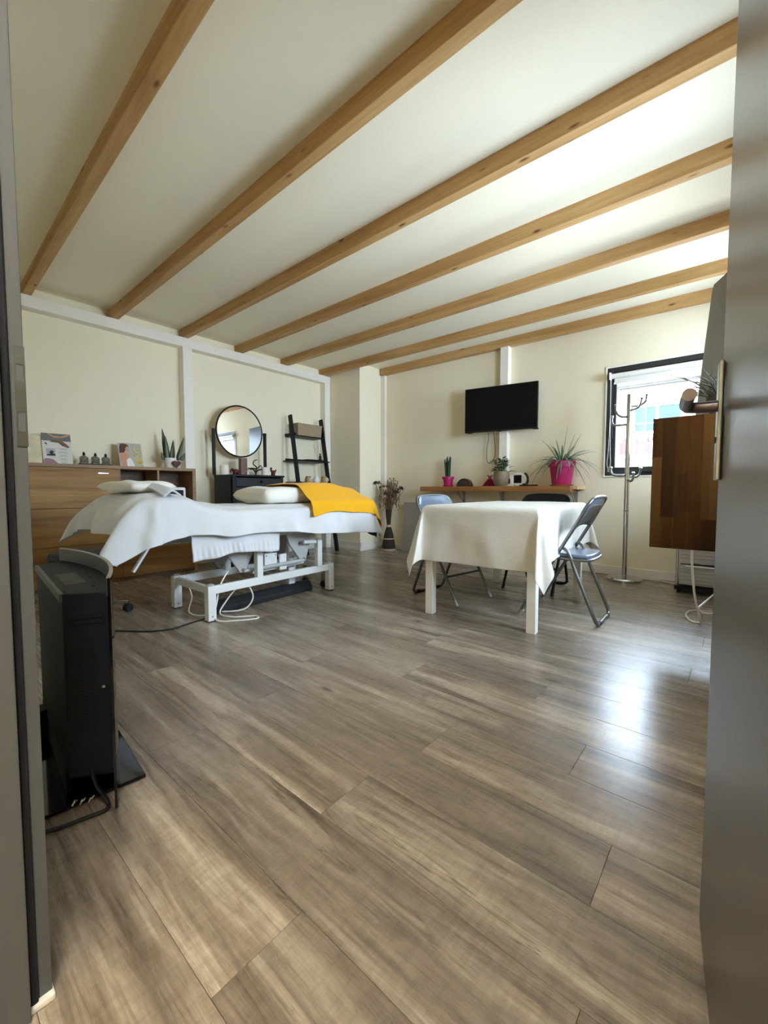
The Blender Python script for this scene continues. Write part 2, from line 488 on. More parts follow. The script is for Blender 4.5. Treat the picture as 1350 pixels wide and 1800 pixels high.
def plank_mat():
    q = NT('laminate_oak')
    def nz(sc_, det=5, ro=0.6, dist=0.0):
        n = q.n('ShaderNodeTexNoise'); n.inputs['Scale'].default_value = 1.0; n.inputs['Detail'].default_value = det; n.inputs['Roughness'].default_value = ro; n.inputs['Distortion'].default_value = dist
        q.l(q.coords(sc_, True), n.inputs['Vector'])
        return n.outputs[0]
    broad = nz((1.0, 12, 1), 8, 0.66, 0.5)
    c = q.ramp(broad, [(0.32, rgb(104, 92, 79)), (0.5, rgb(150, 136, 120)), (0.68, rgb(196, 184, 166))])
    # cathedral growth lines
    gl = nz((1.1, 8, 1), 2, 0.5, 0.3)
    mu = q.n('ShaderNodeMath', operation='MULTIPLY'); mu.inputs[1].default_value = 14
    pp = q.n('ShaderNodeMath', operation='PINGPONG'); pp.inputs[1].default_value = 1.0
    q.l(gl, mu.inputs[0]); q.l(mu.outputs[0], pp.inputs[0])
    lines = q.ramp(pp.outputs[0], [(0.0, (0.62, 0.58, 0.54, 1)), (0.22, (1, 1, 1, 1))])
    msk = q.ramp(nz((0.7, 5, 1), 3), [(0.45, (0, 0, 0, 1)), (0.62, (0.8, 0.8, 0.8, 1))])
    c = q.mix(c, q.mix((1, 1, 1, 1), lines, msk), 1.0, 'MULTIPLY')
    fine = nz((5, 150, 1), 4, 0.7)
    c = q.mix(c, q.ramp(fine, [(0.36, (0.66, 0.64, 0.62, 1)), (0.58, (1.04, 1.04, 1.04, 1))]), 0.85, 'MULTIPLY')
    saw = nz((70, 12, 1), 2, 0.5)
    c = q.mix(c, q.ramp(saw, [(0.42, (0.86, 0.85, 0.84, 1)), (0.52, (1, 1, 1, 1))]), 0.6, 'MULTIPLY')
    v = q.n('ShaderNodeTexVoronoi'); v.inputs['Scale'].default_value = 1.0
    q.l(q.coords((1.5, 4.5, 1), True), v.inputs['Vector'])
    c = q.mix(c, rgb(74, 60, 50), q.ramp(v.outputs['Distance'], [(0.03, (0.9, 0.9, 0.9, 1)), (0.09, (0, 0, 0, 1))]))
    # short dark cracks
    ck = nz((1.6, 22, 1), 3, 0.6, 0.2)
    sb_ = q.n('ShaderNodeMath', operation='SUBTRACT'); sb_.inputs[1].default_value = 0.5
    ab = q.n('ShaderNodeMath', operation='ABSOLUTE')
    q.l(ck, sb_.inputs[0]); q.l(sb_.outputs[0], ab.inputs[0])
    crack = q.ramp(ab.outputs[0], [(0.0, (0.45, 0.42, 0.39, 1)), (0.011, (1, 1, 1, 1))])
    cmask = q.ramp(nz((1.1, 7, 1), 2), [(0.54, (0, 0, 0, 1)), (0.64, (0.9, 0.9, 0.9, 1))])
    c = q.mix(c, q.mix((1, 1, 1, 1), crack, cmask), 1.0, 'MULTIPLY')
    mot = nz((22, 34, 1), 4, 0.7)
    c = q.mix(c, q.ramp(mot, [(0.38, (0.86, 0.85, 0.83, 1)), (0.6, (1.05, 1.05, 1.04, 1))]), 0.7, 'MULTIPLY')
    oi = q.n('ShaderNodeObjectInfo')
    t = q.ramp(oi.outputs['Alpha'], [(0.0, (0.74, 0.73, 0.72, 1)), (0.5, (0.96, 0.96, 0.96, 1)), (1.0, (1.18, 1.17, 1.15, 1))])
    c = q.mix(c, t, 1.0, 'MULTIPLY')
    q.l(c, q.b.inputs['Base Color'])
    rr = q.n('ShaderNodeMapRange'); rr.inputs['To Min'].default_value = 0.34; rr.inputs['To Max'].default_value = 0.2
    q.l(fine, rr.inputs['Value']); q.l(rr.outputs[0], q.b.inputs['Roughness'])
    q.bump(fine, 0.12, 0.001)
    return q.m
M['plank'] = plank_mat()
M['stave_light'] = wood('walnut_sapwood_stave', [rgb(66, 38, 12), rgb(80, 50, 18), rgb(94, 62, 26)], axis=2, spec=0.12, rough=0.42, rnd=True, tone=0.2, grain=0.3)

def basket_mat():
    q = NT('woven_basket')
    co = q.coords((1, 1, 1))
    wv = q.n('ShaderNodeTexWave', wave_type='BANDS', bands_direction='DIAGONAL'); wv.inputs['Scale'].default_value = 22; wv.inputs['Distortion'].default_value = 1.2
    q.l(co, wv.inputs['Vector'])
    q.l(q.ramp(wv.outputs[0], [(0.2, rgb(96, 76, 56)), (0.6, rgb(196, 176, 146))]), q.b.inputs['Base Color'])
    q.b.inputs['Roughness'].default_value = 0.85
    q.bump(wv.outputs[0], 0.6, 0.006)
    return q.m
M['basket'] = basket_mat()

# ------------------------------------------------------------------ the room shell
XL, XR, YN, YF, ZC = -4.79, 0.75, 0.145, 4.78, 2.62
floor = build('floor', MB().box(-5.0, 1.0, -2.2, 5.0, -0.06, -0.008), plain('underlay', rgb(60, 52, 44), 0.8), kind='structure')
# laminate planks, each a piece of its own
ROWW, PL = 0.197, 1.286
joints = {0: -0.21, 2: -0.37, 3: -1.17, 5: -1.33, -1: -0.83, -2: -1.46, -3: -0.66, 1: -0.78, 4: -0.62, 6: -0.02}
cache = {}
for k in range(-12, 20):
    y0 = 0.912 + ROWW * k
    y1 = y0 + ROWW
    y0c, y1c = max(y0, -1.5), min(y1, YF)
    if y1c - y0c < 0.01: continue
    j0 = joints.get(k, random.uniform(-1.3, 0))
    xa, xb = (XL, XR) if y1c > 0.2 else (-1.2, 0.6)
    x = j0 - PL * 6
    while x < xb:
        a, b = max(x, xa), min(x + PL, xb)
        x += PL
        if b - a < 0.02: continue
        key = (round(b - a, 3), round(y1c - y0c, 3))
        cx, cy = (a + b) / 2, (y0c + y1c) / 2
        if key not in cache:
            hx, hy = (b - a) / 2 - 0.0004, (y1c - y0c) / 2 - 0.0004
            e = 0.0006
            mb = MB()
            mb.add([(-hx, -hy, -0.008), (hx, -hy, -0.008), (hx, hy, -0.008), (-hx, hy, -0.008),
                    (-hx, -hy, -e * 0.6), (hx, -hy, -e * 0.6), (hx, hy, -e * 0.6), (-hx, hy, -e * 0.6),
                    (-hx + e, -hy + e, 0), (hx - e, -hy + e, 0), (hx - e, hy - e, 0), (-hx + e, hy - e, 0)],
                   [(0, 1, 5, 4), (1, 2, 6, 5), (2, 3, 7, 6), (3, 0, 4, 7), (4, 5, 9, 8), (5, 6, 10, 9), (6, 7, 11, 10), (7, 4, 8, 11), (8, 9, 10, 11)])
            o = build('plank', mb, M['plank'], floor)
            cache[key] = o.data
        else:
            o = bpy.data.objects.new('plank', cache[key]); COL.objects.link(o); o.parent = floor
        o.location = (cx, cy, 0)
        tone_ = random.random()
        for kk, xx, vv in ((-4, -1.0, 1.0), (-4, -0.5, 0.8), (-5, -0.8, 0.6), (-3, -0.8, 0.95), (-2, -0.8, 0.3), (0, -0.6, 0.35), (0, 0.1, 0.8), (3, -0.8, 0.85), (2, -0.8, 0.5), (2, -1.2, 0.4), (5, -1.0, 0.7), (-1, -0.5, 0.35), (1, -0.5, 0.75)):
            if kk == k and a < xx < b: tone_ = vv
        o.color = (1, 1, 1, tone_)

ceiling = build('ceiling', MB().box(-5.0, 1.0, 0.0, 5.0, ZC, ZC + 0.1), M['ceil'], kind='structure')
for yl, yr in ((0.80, 0.69), (1.463, 1.39), (2.142, 2.108), (2.808, 2.788), (3.485, 3.48), (4.16, 4.178), (4.70, 4.70)):
    wd = 0.062 if yl < 4.6 else 0.078
    o = build('beam', MB().box(-2.76 if yl < 4.6 else -2.03, 2.76, 0, wd, 0, 0.096), M['pine'], ceiling, bevel=0.003)
    k_ = (yr - yl) / 4.68
    o.location = (-2.02, yr - 2.02 * k_, ZC - 0.0955)
    o.rotation_euler = (0, 0, math.atan(k_))
# rafter ends rest on the rail; left wall is panels set back between white posts
wall_left = build('wall_left', MB().box(-4.95, XL, 0.0, 5.0, 0.0, ZC), M['wall'], kind='structure')
build('rail', MB().box(XL, -4.68, YN, 4.29, 2.42, 2.5225), M['white_wood'], wall_left, bevel=0.004)
for y0, y1 in ((0.15, 0.25), (2.135, 2.24), (4.185, 4.287)):
    build('post', MB().box(XL, -4.68, y0, y1, 0.0, 2.42), M['white_wood'], wall_left, bevel=0.004)
wall_pillar = build('wall_pillar', MB().box(XL + 0.001, -4.08, 4.29, YF + 0.1, 0, ZC - 0.001), M['wall'], kind='structure', bevel=0.004)
build('corner_post', MB().box(-4.08, -4.0, 4.735, YF, 0.0, 2.522), M['white_wood'], wall_pillar, bevel=0.004)
# far wall with its window opening
WX0, WX1, WZ0, WZ1 = -1.075, 0.50, 1.005, 2.093
mb = MB()
mb.box(-4.2, WX0, YF, YF + 0.16, 0, ZC); mb.box(WX1, 1.0, YF, YF + 0.16, 0, ZC)
mb.box(WX0, WX1, YF, YF + 0.16, 0, WZ0); mb.box(WX0, WX1, YF, YF + 0.16, WZ1, ZC)
wall_far = build('wall_far', mb, M['wall'], kind='structure')
build('post', MB().box(-2.20, -2.10, 4.70, YF, 0.905, 2.524), M['white_wood'], wall_far, bevel=0.004)
# right wall with two windows added for side light, outside the picture
mb = MB()
ya = 0.0
for y0, y1, z0, z1 in SIDE:
    mb.box(XR, XR + 0.16, ya, y0, 0, ZC); mb.box(XR, XR + 0.16, y0, y1, 0, z0); mb.box(XR, XR + 0.16, y0, y1, z1, ZC)
    ya = y1
mb.box(XR, XR + 0.16, ya, YF + 0.1, 0, ZC)
wall_right = build('wall_right', mb, M['wall'], kind='structure')
# wall with the doorway the picture is taken through
mb = MB()
mb.box(-5.0, -0.915, -0.02, YN, 0, ZC); mb.box(0.125, 1.0, -0.02, YN, 0, ZC); mb.box(-0.915, 0.125, -0.02, YN, 2.1, ZC)
wall_near = build('wall_near', mb, M['wall'], kind='structure')
# hallway behind the camera
mb = MB()
mb.box(-1.35, -1.2, -1.6, -0.02, 0, 2.5); mb.box(0.6, 0.75, -1.6, -0.02, 0, 2.5); mb.box(-1.35, 0.75, -1.75, -1.6, 0, 2.5); mb.box(-1.35, 0.75, -1.75, -0.02, 2.5, 2.6)
build('wall_hall', mb, M['wall'], kind='structure')

# baseboards
build('baseboard_far', MB().box(-4.0, XR, YF - 0.015, YF, 0, 0.085), M['white_wood'], kind='structure', bevel=0.003)
mb = MB(); mb.box(-4.08, -4.065, 4.275, 4.735, 0, 0.12); mb.box(-4.68, -4.065, 4.275, 4.29, 0, 0.12)
mb.box(-4.08, -4.056, 4.266, 4.735, 0, 0.05); mb.box(-4.68, -4.056, 4.266, 4.29, 0, 0.05)
build('baseboard_pillar', mb, M['white_wood'], kind='structure', bevel=0.003)
build('baseboard_left', MB().box(XL, XL + 0.014, 2.24, 4.185, 0, 0.1), M['white_wood'], kind='structure', bevel=0.003)

# door frame and its strike side
trim = thing('trim_1', 'grey white door frame jamb with steel strike plate at left edge', 'door frame', (-0.873, 0.06, 0))
del trim['category']; trim['kind'] = 'structure'
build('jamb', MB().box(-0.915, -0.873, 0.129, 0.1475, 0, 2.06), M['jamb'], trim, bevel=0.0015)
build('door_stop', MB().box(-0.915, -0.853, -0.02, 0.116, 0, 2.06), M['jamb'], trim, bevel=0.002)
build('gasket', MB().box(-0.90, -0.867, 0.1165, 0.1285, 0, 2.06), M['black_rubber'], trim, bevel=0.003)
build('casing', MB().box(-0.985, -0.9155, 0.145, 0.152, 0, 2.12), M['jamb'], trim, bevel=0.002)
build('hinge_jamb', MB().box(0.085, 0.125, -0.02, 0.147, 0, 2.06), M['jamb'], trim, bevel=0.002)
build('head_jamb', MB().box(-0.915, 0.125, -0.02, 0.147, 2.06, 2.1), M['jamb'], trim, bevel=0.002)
mb = MB()
pz0, pz1 = 0.938, 1.094
mb.box(-0.8731, -0.8712, 0.1345, 0.1482, pz0, 0.962); mb.box(-0.8731, -0.8712, 0.1345, 0.1482, 0.992, 1.040); mb.box(-0.8731, -0.8712, 0.1345, 0.1482, 1.066, pz1)
for a, b in ((0.962, 0.992), (1.040, 1.066)):
    mb.box(-0.8731, -0.8712, 0.1345, 0.1368, a, b); mb.box(-0.8731, -0.8712, 0.1457, 0.1482, a, b)
sp = build('strike_plate', mb, M['steel'], trim, label='brushed steel strike plate')
build('latch_hole', MB().box(-0.8731, -0.8722, 0.1368, 0.1457, 0.962, 0.992), M['bed_grey2'], trim)
build('latch_hole', MB().box(-0.8731, -0.8722, 0.1368, 0.1457, 1.040, 1.066), M['bed_grey2'], trim)
for z in (0.952, 1.080):
    build('screw', MB().tube([(-0.8715, 0.141, z), (-0.8702, 0.141, z)], 0.0028, 12), M['steel'], trim)
build('foot_block', MB().box(-0.90, -0.862, 0.10, 0.150, 0, 0.012), M['white_wood'], trim, bevel=0.003)

# door leaf, open into the room
hx, hy = 0.072, 0.19
fx, fy = -0.033, 1.018
dd = Vector((fx - hx, fy - hy, 0)); dl = dd.length; du = dd.normalized(); dn = Vector((du.y, -du.x, 0))  # dn points to the hidden side
door = thing('door_1', 'grey white door leaf standing open at right edge', 'door', (hx, hy, 0))
del door['category']; door['kind'] = 'structure'
P0 = Vector((hx, hy, 0))
def dpt(a, n, z): return P0 + du * a + dn * n + Vector((0, 0, z))
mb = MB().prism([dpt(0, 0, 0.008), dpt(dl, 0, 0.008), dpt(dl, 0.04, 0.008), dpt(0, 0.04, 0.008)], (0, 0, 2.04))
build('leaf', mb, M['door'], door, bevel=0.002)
hd = build('handle_plate', MB().prism([dpt(dl - 0.048, -0.001, 0.886), dpt(dl - 0.013, -0.001, 0.886), dpt(dl - 0.013, -0.009, 0.886), dpt(dl - 0.048, -0.009, 0.886)], (0, 0, 0.215)), M['steel'], door, bevel=0.003, label='tall satin steel handle plate')
a0 = dl - 0.030
mb = MB().tube(bez([dpt(a0, -0.008, 1.022), dpt(a0, -0.035, 1.022), dpt(a0 - 0.004, -0.050, 1.0225), dpt(a0 - 0.020, -0.056, 1.024), dpt(a0 - 0.06, -0.057, 1.026), dpt(a0 - 0.115, -0.056, 1.027)], 30), 0.0105, 16)
build('handle', mb, M['handle'], hd, smooth=True, angle=50, label='dark satin door lever')
build('lock_edge', MB().prism([dpt(dl - 0.001, 0.010, 0.87), dpt(dl + 0.001, 0.010, 0.87), dpt(dl + 0.001, 0.030, 0.87), dpt(dl - 0.001, 0.030, 0.87)], (0, 0, 0.22)), M['steel'], door)
build('keyhole', MB().tube([dpt(a0, -0.0092, 0.96), dpt(a0, -0.0105, 0.96)], 0.006, 12), M['heater_dark'], hd)

# ------------------------------------------------------------------ the far window
win = thing('window_1', 'dark framed window in the far wall', 'window', (WX0, YF, WZ0))
del win['category']; win['kind'] = 'structure'
def frame_ring(x0, x1, z0, z1, wd, y0, y1):
    m = MB()
    m.box(x0, x0 + wd, y0, y1, z0, z1); m.box(x1 - wd, x1, y0, y1, z0, z1)
    m.box(x0 + wd, x1 - wd, y0, y1, z0, z0 + wd); m.box(x0 + wd, x1 - wd, y0, y1, z1 - wd, z1)
    return m
build('casing', frame_ring(WX0 - 0.012, WX1 + 0.012, WZ0 - 0.012, WZ1 + 0.012, 0.014, YF - 0.008, YF + 0.02), M['white'], win, bevel=0.002)
build('frame', frame_ring(WX0, WX1, WZ0, WZ1, 0.052, YF - 0.004, YF + 0.06), M['anthracite'], win, bevel=0.004)
XM = 0.0
build('mullion', MB().box(XM - 0.03, XM + 0.03, YF, YF + 0.06, WZ0 + 0.052, WZ1 - 0.052), M['anthracite'], win, bevel=0.003)
for a, b in ((WX0 + 0.052, XM - 0.03), (XM + 0.03, WX1 - 0.052)):
    sash = build('sash', frame_ring(a, b, WZ0 + 0.052, WZ1 - 0.052, 0.036, YF + 0.012, YF + 0.052), M['anthracite'], win, bevel=0.003)
    build('pane', MB().box(a + 0.034, b - 0.034, YF + 0.028, YF + 0.034, WZ0 + 0.086, WZ1 - 0.086), M['glass'], sash)
build('window_handle', MB().box(WX0 + 0.046, WX0 + 0.066, YF - 0.022, YF - 0.002, 1.38, 1.50), M['anthracite'], win, bevel=0.003)
build('handle', MB().box(-0.75, -0.62, YF - 0.018, YF - 0.003, 1.022, 1.046), M['black'], win, bevel=0.003)
def letters(name, txt, size, m, parent, loc, rot, ext=0.001, scale=(1, 1, 1), label=None, bold=0.0):
    cu = bpy.data.curves.new(name, 'FONT'); cu.body = txt; cu.size = size; cu.extrude = ext; cu.offset = bold
    cu.materials.append(m)
    tmp = bpy.data.objects.new(name, cu); COL.objects.link(tmp)
    bpy.context.view_layer.update()
    me = bpy.data.meshes.new_from_object(tmp.evaluated_get(bpy.context.evaluated_depsgraph_get()))
    bpy.data.objects.remove(tmp); bpy.data.curves.remove(cu)
    me.name = name
    o = bpy.data.objects.new(name, me); COL.objects.link(o)
    mt = Matrix.LocRotScale(Vector(loc) - Vector(parent.get('_org', (0, 0, 0))), rot, Vector(scale))
    o.parent = parent
    o.matrix_local = mt
    if label: o['label'] = label
    return o
from mathutils import Euler
# lettering on the outside of the pane, so mirrored as seen from the room
letters('lettering', 'dio', 0.118, M['letter'], win, (-0.655, YF + 0.036, 1.333), Euler((R(90), 0, R(180))), label='white vinyl letters mirrored on the pane')
letters('lettering', 'h', 0.118, M['letter'], win, (-0.893, YF + 0.036, 1.333), Euler((R(90), 0, R(180))), label='white vinyl letter mirrored on the pane')

bl = thing('roller_blind', 'white roller blind rolled up at the top of the window', 'blind', (WX0, YF - 0.02, 2.0))
build('cassette', MB().tube([(-1.03, YF - 0.032, 2.0), (0.46, YF - 0.032, 2.0)], 0.025, 16), M['plastic_white'], bl, smooth=True)
build('bracket', MB().box(-1.045, -1.03, YF - 0.065, YF - 0.004, 1.965, 2.035), M['plastic_white'], bl, bevel=0.003)
build('fabric', MB().box(-1.005, 0.44, YF - 0.0125, YF - 0.0115, 1.935, 2.0), M['white'], bl)
build('bottom_bar', MB().box(-1.01, 0.445, YF - 0.018, YF - 0.006, 1.922, 1.938), M['plastic_white'], bl, bevel=0.003)
ch = bez([(-1.036, YF - 0.03, 2.02), (-1.03, YF - 0.03, 1.6), (-1.022, YF - 0.03, 1.25), (-1.016, YF - 0.03, 1.14), (-1.03, YF - 0.03, 1.07), (-1.048, YF - 0.03, 1.13), (-1.04, YF - 0.03, 1.25), (-1.03, YF - 0.034, 1.6), (-1.030, YF - 0.036, 2.02)], 60)
build('pull_cord', MB().tube(ch, 0.0024, 6), M['plastic_white'], bl, smooth=True)
build('cord_weight', MB().box(-1.042, -1.022, YF - 0.036, YF - 0.024, 1.045, 1.08), M['bracket'], bl, bevel=0.002)

# unseen windows added to the right wall to supply side light
for n_, (y0, y1, z0, z1) in enumerate(SIDE):
    w2 = thing('window_%d' % (n_ + 2), 'dark framed window added in the right wall for side light, unseen', 'window', (XR, y0, z0))
    del w2['category']; w2['kind'] = 'structure'
    build('frame', frame_ring(y0, y1, z0, z1, 0.05, XR + 0.03, XR + 0.09).xf(Matrix(((0, 1, 0, 0), (1, 0, 0, 0), (0, 0, 1, 0), (0, 0, 0, 1)))), M['anthracite'], w2)
    build('pane', MB().box(XR + 0.055, XR + 0.061, y0 + 0.045, y1 - 0.045, z0 + 0.045, z1 - 0.045), M['glass'], w2)

# fill lamp added on the hallway ceiling, unseen behind the camera
hl = thing('hall_fill_lamp', 'round white fill lamp added on the hallway ceiling, unseen', 'lamp', (0.2, -0.4, 2.5))
q = NT('fill_lamp_diffuser'); q.b.inputs['Emission Color'].default_value = (1.0, 0.99, 0.97, 1); q.b.inputs['Emission Strength'].default_value = 4.5
build('diffuser', MB().lathe([(0, -0.05), (0.29, -0.048), (0.32, -0.03), (0.32, -0.012)], (0.2, -0.4, 2.5), 40), q.m, hl, smooth=True, angle=30)
build('fill_lamp_ring', MB().lathe([(0.315, -0.016), (0.335, -0.016), (0.335, 0), (0.315, 0)], (0.2, -0.4, 2.4999), 40), M['white'], hl, smooth=True, angle=30)

# ------------------------------------------------------------------ house across the street
gr = build('paving', MB().box(-30, 30, YF + 0.2, 60, -0.3, -0.25), M['paving'], kind='structure')
bd = thing('house', 'white rendered house with red brick panels seen through the window', 'building', (-1.6, 12, -0.25))
YB = 12.0
mb = MB(); mb.box(-14, 14, YB + 0.06, YB + 4, -0.25, 3.37)
build('wall', mb, M['facade'], bd)
build('fascia', MB().box(-14.2, 14.2, YB - 0.35, YB + 4.2, 3.42, 4.3), M['facade'], bd)
build('eave_strip', MB().box(-14.1, 14.1, YB - 0.12, YB + 4.1, 3.36, 3.42), M['print_dark'], bd)
for x in (-2.37, -0.66, 1.0):
    build('pilaster', MB().box(x - 0.34, x - 0.04, YB - 0.05, YB + 0.06, -0.25, 3.36), M['facade'], bd)
for x0, x1 in ((-2.05, -1.13), (-0.35, 0.6)):
    f = build('window_frame', frame_ring(x0 - 0.06, x1 + 0.06, 2.22, 2.93, 0.06, YB + 0.0, YB + 0.06), M['white'], bd)
    build('pane', MB().box(x0, x1, YB + 0.04, YB + 0.056, 2.28, 2.87), M['pane_far'], f)
    mm = MB(); xm = (x0 + x1) / 2
    mm.box(xm - 0.03, xm + 0.03, YB + 0.01, YB + 0.04, 2.28, 2.87)
    mm.box(xm - 0.25, xm - 0.235, YB + 0.015, YB + 0.04, 2.28, 2.87)
    mm.box(x0, x1, YB + 0.015, YB + 0.04, 2.47, 2.485)
    build('muntin', mm, M['white'], f)
    build('lintel', MB().box(x0 - 0.1, x1 + 0.1, YB - 0.03, YB + 0.06, 2.98, 3.2), M['grey_panel'], bd)
for x0, x1 in ((-2.37, -2.1), (-2.03, -1.87), (-1.85, -1.69), (-1.38, -1.1), (-0.4, 0.1), (0.15, 0.7)):
    build('brick_panel', MB().box(x0, x1, YB + 0.03, YB + 0.065, 1.75, 2.12), M['brick'], bd)
build('sill_line', MB().box(-14, 14, YB + 0.0, YB + 0.06, 1.60, 1.64), M['print_dark'], bd)

# ------------------------------------------------------------------ draping
def drape(x0, x1, y0, y1, hx0, hx1, hy0, hy1, T, sides=((0.02, 86),) * 4, fan=0.2, k=0.3, fold=0.012, freq=(11, 9), nu=60, nv=80, hemf=None, seed=0):
    """cloth over a rectangle; h** hang lengths of the -x, +x, -y, +y sides"""
    m = MB()
    def fn(u, v):
        a = (x0 - hx0) + u * (x1 - x0 + hx0 + hx1)
        b = (y0 - hy0) + v * (y1 - y0 + hy0 + hy1)
        cx, cy = max(x0, min(x1, a)), max(y0, min(y1, b))
        da, db = abs(a - cx), abs(b - cy)
        sx = -1 if a < x0 else 1
        sy = -1 if b < y0 else 1
        if hemf and da > 0:
            s = hemf(sx, cy)
            da *= s
        z0 = T(cx, cy)
        (Rx, ax) = sides[0] if sx < 0 else sides[1]
        (Ry, ay) = sides[2] if sy < 0 else sides[3]
        r = math.hypot(da, db)
        if r < 1e-9:
            return (a, b, z0 + 0.004 * noise.noise((a * 5, b * 5, seed)))
        th = math.atan2(db, da)
        c2, s2q, s2 = math.cos(th) ** 2, math.sin(th) ** 2, math.sin(2 * th)
        def hang(Rr, am):
            am = R(am)
            if r < Rr * am:
                return Rr * math.sin(r / Rr), Rr * (1 - math.cos(r / Rr))
            e = r - Rr * am
            return Rr * math.sin(am) + e * math.cos(am), Rr * (1 - math.cos(am)) + e * math.sin(am)
        hx, dx = hang(Rx, ax); hy, dy = hang(Ry, ay)
        wx = fold * min(1, r / 0.25) * math.sin(freq[0] * b + 3 * noise.noise((b * 3, seed, 1)))
        wy = fold * min(1, r / 0.25) * math.sin(freq[1] * a + 3 * noise.noise((a * 3, seed, 2)))
        wx += fold * 0.9 * min(1, r / 0.15) * noise.noise((b * 9, r * 5, seed + 5)); wy += fold * 0.9 * min(1, r / 0.15) * noise.noise((a * 9, r * 5, seed + 8))
        fin = r * k * s2 * 0.72
        sw = 0.12 * r * math.sin(4 * th)
        ox = (hx + wx) * c2 + fin + sw * 0.6
        oy = (hy + wy) * s2q + fin - sw * 0.6
        fn_ = 1 + fan * s2 * math.sin(9 * th + 1 + seed)
        ox *= fn_; oy *= fn_
        drop = (dx * c2 + dy * s2q) * (1 - 0.5 * (k * s2) ** 2)
        return (cx + sx * ox, cy + sy * oy, z0 - drop)
    return m.grid(fn, nu, nv)

def cloth(name, mb, m, label, cat, thick=0.004, smooth_it=4, sub=1, group=None):
    o = build(name, mb, m, None, smooth=True, angle=180, label=label, cat=cat, group=group)
    if smooth_it:
        sm = o.modifiers.new('soft', 'SMOOTH'); sm.factor = 0.5; sm.iterations = smooth_it
    md = o.modifiers.new('thick', 'SOLIDIFY'); md.thickness = thick; md.offset = 1
    if sub:
        sb = o.modifiers.new('sub', 'SUBSURF'); sb.levels = sub; sb.render_levels = sub
    return o

def cushion(c, h, n=18, p=2.6, seed=0, rotz=0, amp=0.012, ex=0.45):
    """soft pillow: squarish plan, domed thickness"""
    m = MB()
    def surf(sg):
        def fn(u, v):
            a, b = u * 2 - 1, v * 2 - 1
            e = max(0.0, (1 - abs(a) ** p) * (1 - abs(b) ** p)) ** ex
            pull = 1 - 0.06 * (1 - e)
            z = sg * h[2] * e + amp * noise.noise((a * 2 + seed, b * 2, sg)) * e
            return (a * h[0] * pull, b * h[1] * pull, z)
        return fn
    m.grid(surf(1), n, n); m.grid(surf(-1), n, n)
    return m.xf(Matrix.Translation(c) @ Matrix.Rotation(rotz, 4, 'Z'))

# ------------------------------------------------------------------ massage bed
xf_ = lambda y: -2.645 - 0.03 * (y - 1.34)      # line of the near legs
bed = thing('massage_bed', 'white steel electric massage bed under towels in front of the oak sideboard', 'massage bed', (-2.9, 1.9, 0))
XF, XBk = -2.66, -3.14
for x, y in ((-2.638, 1.342), (XBk, 1.342), (-2.688, 2.44), (XBk - 0.03, 2.44)):
    lg = build('leg', MB().box(x - 0.028, x + 0.028, y - 0.028, y + 0.028, 0.006, 0.236), M['bed_frame'], bed, bevel=0.004)
    build('cap', MB().ball((x, y, 0.236), (0.028, 0.028, 0.014)), M['bed_grey'], lg, smooth=True)
    build('foot', MB().box(x - 0.024, x + 0.024, y - 0.024, y + 0.024, 0.0, 0.007), M['black_rubber'], lg)
    build('bolt', MB().tube([(x + 0.027, y, 0.035), (x + 0.031, y, 0.035)], 0.006, 10), M['steel'], lg)
for x, a, b in ((XF, -2.64, -2.686), (XBk, XBk, XBk - 0.03)):
    build('side_rail', MB().bar((a, 1.36, 0.205), (b, 2.42, 0.205), 0.03, 0.055), M['bed_frame'], bed, bevel=0.003)
build('cross_rail', MB().bar((XBk, 1.342, 0.205), (XF, 1.342, 0.205), 0.03, 0.05), M['bed_frame'], bed, bevel=0.003)
build('cross_rail', MB().bar((XBk - 0.03, 2.44, 0.205), (XF - 0.02, 2.44, 0.205), 0.03, 0.05), M['bed_frame'], bed, bevel=0.003)
for y, zt in ((1.73, 0.50), (2.30, 0.45)):
    for x in (XF - 0.01, XBk + 0.02):
        po = build('post', MB().box(x - 0.024, x + 0.024, y - 0.024, y + 0.024, 0.23, zt), M['bed_frame'], bed, bevel=0.004)
        build('cap', MB().ball((x, y, zt), (0.024, 0.024, 0.016)), M['bed_grey'], po, smooth=True)
build('strap_bracket', MB().box(-2.76, -2.74, 1.965, 2.03, 0.235, 0.36), M['bed_frame'], bed, bevel=0.003)
mo = build('motor_box', MB().box(-2.82, -2.75, 1.835, 1.95, 0.255, 0.375), M['bed_frame'], bed, bevel=0.006)
for y in (1.85, 1.935):
    for z in (0.27, 0.36):
        build('screw', MB().tube([(-2.75, y, z), (-2.746, y, z)], 0.005, 8), M['steel'], mo)
def plate(pts, x, t=0.02):
    return MB().prism([(x, p[0], p[1]) for p in pts], (t, 0, 0))
for x in (-2.76, -3.06):
    pl = build('lift_plate', plate([(1.53, 0.52), (1.73, 0.52), (1.73, 0.40), (1.665, 0.265), (1.625, 0.265), (1.53, 0.40)], x), M['bed_grey'], bed, bevel=0.004)
    build('pivot', MB().tube([(x + 0.02, 1.645, 0.285), (x + 0.028, 1.645, 0.285)], 0.012, 12), M['steel'], pl)
    pl = build('lift_plate', plate([(2.03, 0.54), (2.28, 0.50), (2.27, 0.42), (2.225, 0.275), (2.18, 0.275), (2.06, 0.43)], x), M['bed_grey'], bed, bevel=0.004)
    build('pivot', MB().tube([(x + 0.02, 2.2, 0.295), (x + 0.028, 2.2, 0.295)], 0.012, 12), M['steel'], pl)
build('actuator_rod', MB().tube([(-2.74, 1.65, 0.275), (-2.74, 1.74, 0.275)], 0.012, 12).tube([(-2.74, 1.74, 0.275), (-2.74, 2.2, 0.285)], 0.016, 12), M['bed_grey'], bed, smooth=True)
